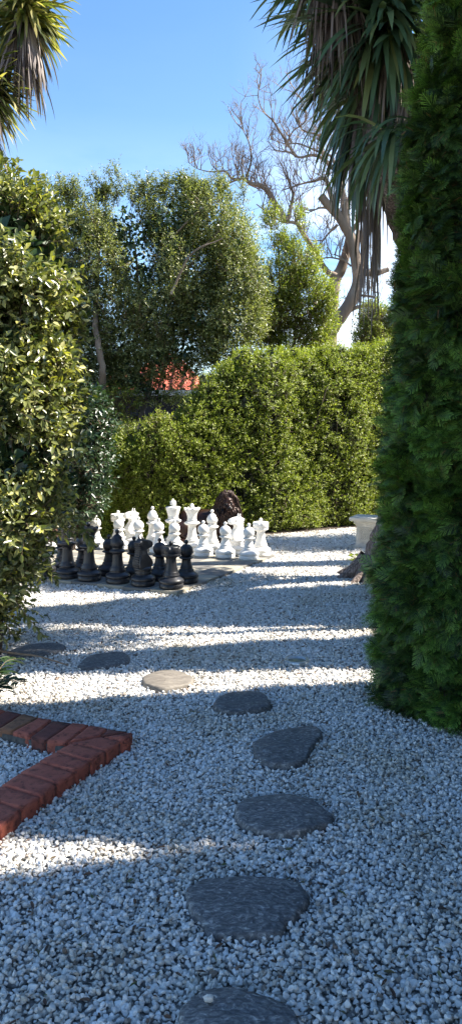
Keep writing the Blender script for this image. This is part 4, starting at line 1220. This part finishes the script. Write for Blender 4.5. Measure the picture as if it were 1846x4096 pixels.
for a in (2.6, 3.3, 4.2, 5.0, 3.9):
    r = np.array([math.cos(a), math.sin(a), 0])
    tb.add(np.array([[0, 0, .16], [0, 0, .11], [0, 0, .04], [0, 0, .0], [0, 0, -.03]]) + np.outer([.14, .22, .32, .42, .5], r), [.11, .09, .065, .04, .02], 8, .08)
tb.obj('trunk', M['bark_cork'], cab)
# side limb to the heads on the left
tb = Tubes()
tb.add(smooth_path([m3, W2(900, 250, 6.5), W2(840, 60, 6.4), W2(800, -120, 6.4)], 6) - offc, np.linspace(.065, .05, 19), 10, .05)
tb.obj('limb', M['bark_cork'], cab)
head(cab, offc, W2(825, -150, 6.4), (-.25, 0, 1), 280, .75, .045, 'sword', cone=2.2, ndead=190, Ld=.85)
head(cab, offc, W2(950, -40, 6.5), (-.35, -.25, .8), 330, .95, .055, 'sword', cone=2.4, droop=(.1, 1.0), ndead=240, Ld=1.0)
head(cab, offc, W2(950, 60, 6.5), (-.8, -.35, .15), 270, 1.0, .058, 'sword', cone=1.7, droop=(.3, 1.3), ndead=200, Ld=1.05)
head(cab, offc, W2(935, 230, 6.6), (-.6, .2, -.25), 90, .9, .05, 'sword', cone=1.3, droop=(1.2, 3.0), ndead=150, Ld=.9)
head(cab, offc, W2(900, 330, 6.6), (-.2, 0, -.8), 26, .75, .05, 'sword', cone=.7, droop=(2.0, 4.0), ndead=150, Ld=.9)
head(cab, offc, W2(968, 345, 5.95), (-.5, -.1, -.3), 46, .62, .045, 'sword', cone=1.1, droop=(1.0, 2.6), ndead=24, Ld=.5)
# dead skirt hanging against the trunk
ns = 80
P = np.stack([rng.uniform(W2(915, 0, 6.75)[0], W2(968, 0, 6.75)[0], ns), rng.uniform(6.6, 7.0, ns), rng.uniform(W2(0, 640, 6.75)[2], W2(0, 330, 6.75)[2], ns)], -1) - offc
sword_leaves('dead_skirt', P, np.stack([rng.normal(0, .1, ns), rng.normal(0, .1, ns), -np.ones(ns)], -1), rng.uniform(.4, .85, ns), rng.uniform(.012, .030, ns), rng.uniform(1, 3, ns), M['dead'], cab)

# left: two heads at the top left corner
Yc = 7.0
lc = W2(-60, 500, Yc)
cab2 = empty('cabbage_tree', (lc[0] - .3, Yc, 0))
tag(cab2, 'sword-leaved tree at the top left corner with backlit yellow and brown leaves', 'tree')
o2 = np.array([lc[0] - .3, Yc, 0])
tb = Tubes()
tb.add(smooth_path([(o2[0], Yc, -.1), (o2[0], Yc, 1.6), W2(-60, 420, Yc), W2(-25, 250, Yc), W2(8, 170, Yc), W2(40, 90, Yc), W2(60, 20, Yc)], 7) - o2, np.linspace(.13, .055, 43), 12, .06)
tb.add(smooth_path([W2(-60, 420, Yc), W2(-70, 300, Yc), W2(-60, 220, Yc)], 5) - o2, np.linspace(.08, .05, 11), 10, .05)
tb.obj('trunk', M['bark_cork'], cab2)
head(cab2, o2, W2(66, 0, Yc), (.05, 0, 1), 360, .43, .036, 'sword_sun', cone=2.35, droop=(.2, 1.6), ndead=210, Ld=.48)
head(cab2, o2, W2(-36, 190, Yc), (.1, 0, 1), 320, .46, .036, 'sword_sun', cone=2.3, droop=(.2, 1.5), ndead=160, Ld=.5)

# ------------------------------------------------------------------ house and fence behind
hz = W2(400, 985, 17)[2]; rz_ = W2(400, 918, 17)[2]
hx0, hx1 = W2(150, 0, 17)[0], W2(532, 0, 17)[0]
house = empty('house', ((hx0 + hx1) / 2, 19.5, 0))
tag(house, 'neighbouring house with a red tiled roof glimpsed through the trees', 'house')
hw = (hx1 - hx0) / 2
bm = bmesh.new(); bx(bm, -.2, 0, hz / 2, 2 * hw - .8, 4.4, hz - .02); bm_obj('wall', bm, M['housewall'], house)
bm = bmesh.new()
ridge = hz + 1.05
A = [bm.verts.new(v) for v in ((-hw, -2.5, hz), (hw, -2.5, hz), (hw, 2.5, hz), (-hw, 2.5, hz))]
B = [bm.verts.new(v) for v in ((-hw + 2.2, 0, ridge), (hw - 1.2, 0, ridge))]
for f in ((A[0], A[1], B[1], B[0]), (A[2], A[3], B[0], B[1]), (A[1], A[2], B[1]), (A[3], A[0], B[0]), (A[3], A[2], A[1], A[0])): bm.faces.new(f)
bmesh.ops.recalc_face_normals(bm, faces=bm.faces)
rf = bm_obj('roof', bm, M['rooftile'], house)
# tile courses as raised rolls
tb = Tubes()
for k in range(int(2 * hw / .24)):
    x = -hw + .12 + k * .24
    t1 = min(1, (x + hw) / 2.2, (hw - x) / 1.2) * .97
    tb.add([(x, -2.5, hz + .03), (x, -2.5 + 2.5 * t1, hz + 1.05 * t1 + .03)], .055, 6)
tb.obj('roof_tiles', M['rooftile'], rf)
bm = bmesh.new(); bx(bm, 0, -2.56, hz - .03, 2 * hw + .1, .12, .12); bx(bm, hw + .06, 0, hz - .03, .12, 5, .12); bm_obj('gutter', bm, M['gutter'], house)
for k in (-2.6, .4):
    wf = bmesh.new(); bx(wf, k, -2.235, hz - 1.2, 1.3, .06, 1.1); w = bm_obj('window', wf, M['gutter'], house)
    wg = bmesh.new(); bx(wg, k, -2.27, hz - 1.2, 1.14, .02, .94); bm_obj('pane', wg, M['lens'], w)

fz = 1.78
fy = 13.0
fen = empty('paling_fence', (-2.6, fy, 0))
tag(fen, 'dark weathered timber paling fence in the gap below the red roof', 'fence')
bm = bmesh.new()
for k in range(62):
    x = -3.4 + k * .108
    bx(bm, x, 0, fz / 2 + random.uniform(-.012, .012), .098, .018, fz, random.uniform(-.02, .02))
bm_obj('palings', bm, M['fence'], fen)
bm = bmesh.new()
for z in (.35, 1.0, 1.6): bx(bm, 0, .045, z, 6.8, .05, .08)
bm_obj('rails', bm, M['fence'], fen)
for k in range(4):
    bm = bmesh.new(); bx(bm, -3.3 + k * 2.2, .08, .93, .1, .1, 1.86); bm_obj('post', bm, M['fence'], fen)

# dense evergreen filling the left background behind the shrubs
fb = [wblob(60, 700, 150, 200, 12.2, .7), wblob(60, 980, 160, 150, 11.8, .7), wblob(205, 830, 60, 120, 12.6, .6), wblob(230, 1010, 60, 60, 12.4, .5), wblob(340, 960, 60, 50, 12.4, .4), wblob(350, 955, 30, 24, 12.4, .3)]
make_tree('evergreen_tree', 'dark evergreen mass in the shade behind the left shrub and the olive tree trunk', fb, 4200, 7, .17, .055, .5, M['leaf_dark'],
    [([(W2(100, 1200, 12.2)[0], 12.2, -.05), W2(100, 1000, 12.2), W2(90, 700, 12.2)], .08, .02)], seed=41, thr=-.5, shell=.3, inner=1500)

# ------------------------------------------------------------------ small things on the ground
# fallen stick
s0 = G(30, 2500 + 228 * .482, .04); s1 = G(568 * .482, 2500 + 333 * .482, .03)
tb = Tubes(); mid_ = [s0[0] * .5 + s1[0] * .5, s0[1] * .5 + s1[1] * .5 + .006, .05]
c0 = np.array([s0[0], s0[1], 0])
tb.add(smooth_path([(s0[0] - .12, s0[1] + .04, .06), s0, mid_, s1], 6) - c0, np.linspace(.010, .004, 19), 7, .08)
st = tb.obj('stick', M['drystick']); st.location = c0; tag(st, 'thin brown fallen stick lying across the gravel under the left shrub', 'stick')
# chip on the nearest stone
bm = bmesh.new()
pts = rng.normal(0, 1, (26, 3)); pts = unit(pts) * rng.uniform(.8, 1, (26, 1)) * np.array([.017, .012, .011])
for p in pts: bm.verts.new(p)
r = bmesh.ops.convex_hull(bm, input=bm.verts)
ch = bm_obj('loose_chip', bm, M['pebble']); gx_, gy_, _ = G(700 + 222 * .603, 3400 + 1000 * .603, .04); ch.location = (gx_, gy_, .047)
tag(ch, 'single white stone chip lying on top of the nearest slate stepping stone', 'stone')

# leafy low plant at lower left
def nandina(name, lab, c, stems, L, mat, H=.35, Wr=.26):
    root = empty(name, (c[0], c[1], 0)); tag(root, lab, 'plant')
    tb = Tubes(); PP = []; DD = []; NN = []
    for i in range(stems):
        a = random.uniform(0, 2 * PI); l = H * random.uniform(.6, 1.1)
        d = np.array([math.cos(a) * .55, math.sin(a) * .55, 1.])
        pts = smooth_path([(0, 0, 0), d * l * .5, d * l * .8 + np.array([math.cos(a), math.sin(a), 0]) * l * .25, d * l * .85 + np.array([math.cos(a), math.sin(a), -.1]) * l * .6], 5)
        tb.add(pts, np.linspace(.005, .0015, len(pts)), 4)
        T = unit(np.gradient(pts, axis=0))
        for k in range(5, len(pts)):
            for s in (-1, 1):
                sd = unit(np.cross(T[k], [0, 0, 1])) * s
                PP.append(pts[k]); DD.append(T[k] * .7 + sd + np.array([0, 0, random.uniform(-.3, .25)])); NN.append(np.array([0, 0, 1]) + rng.normal(0, .3, 3))
    n = len(PP); LL = L * rng.uniform(.7, 1.2, n)
    build_leaves('leaves', np.array(PP), np.array(DD), np.array(NN), LL, LL * Wr, mat, root, True)
    tb.obj('stem', M['stem'], root)
    return root
gp = G(-38 * 1.59, 1780 * 1.59)
nandina('leafy_plant', 'low plant with narrow pointed green leaves beside the corner of the brick edging', (gp[0], gp[1]), 9, .075, M['leaf_dark'], .27)
sp_ = G(893 * 1.59, 1432 * 1.59)
nandina('green_sprout', 'tiny green seedling in the gravel left of the flared tree trunk', (sp_[0], sp_[1]), 3, .075, M['leaf_lime'], .20)

# fallen leaves scattered (litter)
nl = 650
yy = 1.8 + rng.random(nl) ** 1.3 * 8; xx = rng.uniform(-1, 1, nl) * yy * .3
P = np.stack([xx, yy, np.full(nl, .026)], -1)
o = build_leaves('leaf_litter', P, np.stack([rng.normal(0, 1, nl), rng.normal(0, 1, nl), rng.normal(0, .15, nl)], -1), np.array([0, 0, 1.]) + rng.normal(0, .25, (nl, 3)), rng.uniform(.012, .040, nl), rng.uniform(.006, .015, nl), M['dead_litter'], None, True)
tag(o, 'small brown and green fallen leaves scattered over the gravel', 'leaf litter', kind='stuff')

# ------------------------------------------------------------------ unseen trees and a shrub added at the right to throw the shade
shade_tree('conifer_tree', 2.8, 8.95, (.5, .5, .95), 'thin unseen conifer added behind the dark conifer to cast a shade band on the board', 2.2)
shade_tree('conifer_tree', 4.3, 10.75, (1.6, 1.6, 1.0), 'broad unseen conifer added right of the stone plinth to shade the lion and back gravel', .7)
row = [(3.78, 1.85, 'first'), (2.45, 1.72, 'second'), (1.25, 1.95, 'third'), (.05, 1.95, 'fourth'), (-1.15, 1.95, 'fifth')]
for i, (y, sx_, nm) in enumerate(row):
    shade_tree('conifer_tree', 2.65 + .1 * (i % 2), y, (sx_, sx_, 1.24 + .03 * (i % 3)), nm + ' columnar conifer of the unseen shade row added beyond the right edge, counted towards the camera', 1.1 * i + .5)
shade_tree('conifer_tree', 2.65, 5.42, (1.0, 1.0, 1.06), 'slim columnar conifer, added unseen behind the big dark one to cast a narrow shade band', 4.0)
shade_tree('conifer_tree', 2.75, 6.88, (2.0, 2.0, 1.04), 'stout columnar conifer added unseen beyond the sword-leaved tree to shade the gravel', 5.2)
make_tree('shade_standard_tree', 'small round-headed tree on a clear stem, added unseen behind the dark conifer to shade the black pieces', [(2.7, 8.15, 3.3, .55, .42, .65), (2.6, 8.0, 4.1, .5, .4, .5), (2.9, 8.2, 4.3, .5, .4, .5)], 1500, 7, .15, .06, .55, M['leaf_olive'],
    [([(2.75, 8.2, -.05), (2.72, 8.18, 1.5), (2.7, 8.2, 3.0), (2.72, 8.1, 4.1)], .06, .02)], seed=51, thr=-.9, shell=.2, inner=500)
std = [o for o in COL.objects if o.name.startswith('shade_standard_tree')][0]
st2 = copy_thing(std); st2.name = 'shade_standard_tree'; st2.location = (2.55, 6.05, 0); st2.scale = (1.1, 1.0, 1.36)
tag(st2, 'taller unseen round-headed tree on a clear stem, added to shade the left gravel', 'tree')
make_tree('shade_shrub', 'bushy unseen shrub added near the right end of the hedge to shade the stone plinth', [(3.2, 10.75, .8, .5, .6, .8), (3.3, 10.9, 1.6, .5, .6, .7), (3.1, 10.7, 2.3, .45, .6, .6), (3.15, 10.2, 1.6, .5, .5, .8), (3.15, 10.25, 2.6, .45, .5, .6), (3.15, 10.95, 2.9, .45, .5, .5)], 1700, 7, .15, .05, .55, M['leaf_hedge'],
    [([(3.2, 10.8, -.05), (3.2, 10.8, 1.2), (3.15, 10.8, 2.3)], .04, .012)], cat='shrub', seed=52, thr=-.9, shell=.3, inner=1400)

# ------------------------------------------------------------------ ground
bm = bmesh.new()
Rg = 400
N_ = 8
for (x0, x1, y0, y1) in ((-Rg, Rg, -Rg, Rg),):
    vs = [bm.verts.new(p) for p in ((x0, y0, -.006), (x1, y0, -.006), (x1, y1, -.006), (x0, y1, -.006))]
    bm.faces.new(vs)
g = bm_obj('ground', bm, M['ground']); tag(g, kind='structure')
bm = bmesh.new()
bp = [(-7, 10.55), (-2.4, 10.75), (-1.0, 10.95), (.45, 11.15), (2.2, 12.1), (4.5, 13.3), (5, 17), (-7, 17)]
bm.faces.new([bm.verts.new((x, y, .012)) for x, y in bp])
g2 = bm_obj('soil_bed', bm, M['soil']); tag(g2, kind='structure')
bedpoly = np.array(bp)
# inner bed at the lower left is pebbled too

# ------------------------------------------------------------------ gravel chips
vc = bpy.data.collections.new('gravel_shapes')
for i in range(12):
    bm = bmesh.new()
    n = random.choice([9, 10, 12, 14])
    s = np.array([1, random.uniform(.68, .95), random.uniform(.5, .8)])
    pts = unit(rng.normal(0, 1, (n, 3))) * s
    for p in pts: bm.verts.new(p * .5)
    bmesh.ops.convex_hull(bm, input=bm.verts)
    for v in [v for v in bm.verts if not v.link_faces]: bm.verts.remove(v)
    bmesh.ops.bevel(bm, geom=list(bm.edges), offset=.045, segments=1, affect='EDGES')
    me = bpy.data.meshes.new('gravel_chip'); bm.to_mesh(me); bm.free(); me.materials.append(M['pebble'])
    o = bpy.data.objects.new('gravel_chip', me); vc.objects.link(o)

def inside(P, poly):
    x, y = P[:, 0], P[:, 1]; r = np.zeros(len(P), bool)
    j = len(poly) - 1
    for i in range(len(poly)):
        xi, yi = poly[i]; xj, yj = poly[j]
        c = ((yi > y) != (yj > y)) & (x < (xj - xi) * (y - yi) / (yj - yi + 1e-12) + xi)
        r ^= c; j = i
    return r
def strip(y0, y1, sp, layers=1):
    out = []
    ny = int((y1 - y0) / sp); w = .315 * y1 + .25
    nx = int(2 * w / sp)
    Y, X = np.meshgrid(np.arange(ny), np.arange(nx), indexing='ij')
    x = (X + .5 * (Y % 2)) * sp - w + rng.uniform(-.38, .38, X.shape) * sp
    y = y0 + Y * sp + rng.uniform(-.38, .38, X.shape) * sp
    P = np.stack([x.ravel(), y.ravel()], -1)
    P = P[np.abs(P[:, 0]) < .315 * P[:, 1] + .25]
    return P
allP = []; allS = []
for y0, y1, sp, sz in ((1.3, 4.2, .0147, .0208), (4.2, 7.0, .0175, .0240), (7.0, 9.5, .021, .029), (9.5, 12.6, .024, .032)):
    P = strip(y0, y1, sp)
    allP.append(P); allS.append(np.clip(rng.lognormal(-.03, .30, len(P)), .45, 1.9) * sz)
P = np.concatenate(allP); Sz = np.concatenate(allS)
keep = ~inside(P, bedpoly)
for q in POLYS: 
    c = q.mean(0); keep &= ~inside(P, c + (q - c) * .975)
P = P[keep]; Sz = Sz[keep]
z = .002 + .006 * np.clip(lump(np.c_[P * 2.2, np.zeros(len(P))], 1.5, 3), -1, 1) + rng.uniform(-.003, .006, len(P))
# a second sparse layer on top
sel = rng.random(len(P)) < .26
P2 = np.c_[P[sel] + rng.normal(0, .006, (sel.sum(), 2)), z[sel] + .011]
for q in POLYS:
    k_ = ~inside(P2[:, :2], q); P2 = P2[k_]
S2 = rng.uniform(.016, .027, len(P2)); 
PA = np.concatenate([np.c_[P, z], P2]); SA = np.concatenate([Sz, S2]); n = len(PA)
rot = np.stack([rng.normal(0, .45, n), rng.normal(0, .45, n), rng.uniform(0, 2 * PI, n)], -1)
me = bpy.data.meshes.new('gravel'); me.vertices.add(n); me.vertices.foreach_set('co', PA.astype(np.float32).ravel())
a = me.attributes.new('rot', 'FLOAT_VECTOR', 'POINT'); a.data.foreach_set('vector', rot.astype(np.float32).ravel())
a = me.attributes.new('siz', 'FLOAT', 'POINT'); a.data.foreach_set('value', SA.astype(np.float32))
a = me.attributes.new('pick', 'INT', 'POINT'); a.data.foreach_set('value', rng.integers(0, 12, n).astype(np.int32))
me.update()
go = bpy.data.objects.new('gravel', me); COL.objects.link(go)
tag(go, 'white crushed marble gravel covering the whole yard', 'gravel', kind='stuff')
ng = bpy.data.node_groups.new('scatter', 'GeometryNodeTree')
ng.interface.new_socket('Geometry', in_out='INPUT', socket_type='NodeSocketGeometry')
ng.interface.new_socket('Geometry', in_out='OUTPUT', socket_type='NodeSocketGeometry')
gi = ng.nodes.new('NodeGroupInput'); gout = ng.nodes.new('NodeGroupOutput')
ci = ng.nodes.new('GeometryNodeCollectionInfo'); ci.inputs['Collection'].default_value = vc
ci.inputs['Separate Children'].default_value = True; ci.inputs['Reset Children'].default_value = True
iop = ng.nodes.new('GeometryNodeInstanceOnPoints'); iop.inputs['Pick Instance'].default_value = True
def na(nm, t):
    x = ng.nodes.new('GeometryNodeInputNamedAttribute'); x.data_type = t; x.inputs['Name'].default_value = nm; return x.outputs['Attribute']
e2r = ng.nodes.new('FunctionNodeEulerToRotation')
ng.links.new(gi.outputs[0], iop.inputs['Points']); ng.links.new(ci.outputs[0], iop.inputs['Instance'])
ng.links.new(na('pick', 'INT'), iop.inputs['Instance Index'])
ng.links.new(na('rot', 'FLOAT_VECTOR'), e2r.inputs[0]); ng.links.new(e2r.outputs[0], iop.inputs['Rotation'])
ng.links.new(na('siz', 'FLOAT'), iop.inputs['Scale'])
ng.links.new(iop.outputs[0], gout.inputs[0])
md = go.modifiers.new('scatter', 'NODES'); md.node_group = ng
print('gravel chips', n)

# ------------------------------------------------------------------ light and sky
SUN_AZ = math.radians(8)      # measured from +X towards +Y
SUN_EL = math.radians(47)
sd = Vector((math.cos(SUN_EL) * math.cos(SUN_AZ), math.cos(SUN_EL) * math.sin(SUN_AZ), math.sin(SUN_EL)))
ld = bpy.data.lights.new('sun', 'SUN'); ld.energy = 5.0; ld.angle = math.radians(.53); ld.color = (1.0, .93, .82)
lo = bpy.data.objects.new('sun', ld); COL.objects.link(lo)
lo.rotation_euler = (-sd).to_track_quat('-Z', 'Y').to_euler(); lo.location = (5, 0, 12)

w = bpy.data.worlds.new('World'); SC.world = w; w.use_nodes = True
nt = w.node_tree; nt.nodes.clear()
wo = nt.nodes.new('ShaderNodeOutputWorld'); bg = nt.nodes.new('ShaderNodeBackground')
sky = nt.nodes.new('ShaderNodeTexSky'); sky.sky_type = 'NISHITA'; sky.sun_disc = False
sky.sun_elevation = SUN_EL; sky.sun_rotation = PI / 2 - SUN_AZ
sky.air_density = 1.0; sky.dust_density = .2; sky.ozone_density = 3.0
tc = nt.nodes.new('ShaderNodeTexCoord')
mp = nt.nodes.new('ShaderNodeMapping'); mp.inputs['Scale'].default_value = (1.0, 1.0, 3.2); mp.inputs['Location'].default_value = (.35, .1, .3)
nz = nt.nodes.new('ShaderNodeTexNoise'); nz.inputs['Scale'].default_value = 3.2; nz.inputs['Detail'].default_value = 7; nz.inputs['Roughness'].default_value = .55
cr_ = ramp(nt, [(0.36, (0, 0, 0)), (0.56, (1, 1, 1))])
sx = nt.nodes.new('ShaderNodeSeparateXYZ')
er = ramp(nt, [(0.0, (.8, .8, .8)), (0.22, (1, 1, 1)), (0.36, (.12, .12, .12)), (.5, (0, 0, 0))])
xr = ramp(nt, [(0.50, (.1, .1, .1)), (0.60, (1, 1, 1))])
ma = nt.nodes.new('ShaderNodeMath'); ma.operation = 'MULTIPLY_ADD'; ma.inputs[1].default_value = .5; ma.inputs[2].default_value = .5
m1 = nt.nodes.new('ShaderNodeMath'); m1.operation = 'MULTIPLY'; m2_ = nt.nodes.new('ShaderNodeMath'); m2_.operation = 'MULTIPLY'
mix = nt.nodes.new('ShaderNodeMix'); mix.data_type = 'RGBA'; mix.inputs['B'].default_value = (8.5, 8.8, 9.2, 1)
L_ = nt.links.new
L_(tc.outputs['Generated'], mp.inputs[0]); L_(mp.outputs[0], nz.inputs['Vector']); L_(nz.outputs[0], cr_.inputs[0])
L_(tc.outputs['Generated'], sx.inputs[0]); L_(sx.outputs['Z'], er.inputs[0]); L_(sx.outputs['X'], ma.inputs[0]); L_(ma.outputs[0], xr.inputs[0])
L_(cr_.outputs[0], m1.inputs[0]); L_(er.outputs[0], m1.inputs[1]); L_(m1.outputs[0], m2_.inputs[0]); L_(xr.outputs[0], m2_.inputs[1])
hs = nt.nodes.new('ShaderNodeHueSaturation'); hs.inputs['Saturation'].default_value = 1.14; hs.inputs['Value'].default_value = .85
L_(sky.outputs[0], hs.inputs['Color'])
L_(m2_.outputs[0], mix.inputs['Factor']); L_(hs.outputs[0], mix.inputs['A']); L_(mix.outputs['Result'], bg.inputs[0])
bg.inputs[1].default_value = .105
L_(bg.outputs[0], wo.inputs[0])

SC.view_settings.view_transform = 'Standard'; SC.view_settings.look = 'None'
SC.view_settings.exposure = 1.7; SC.view_settings.gamma = 1
SC.render.engine = 'CYCLES'
SC.cycles.use_denoising = True
SC.cycles.max_bounces = 6; SC.cycles.diffuse_bounces = 3; SC.cycles.transparent_max_bounces = 8
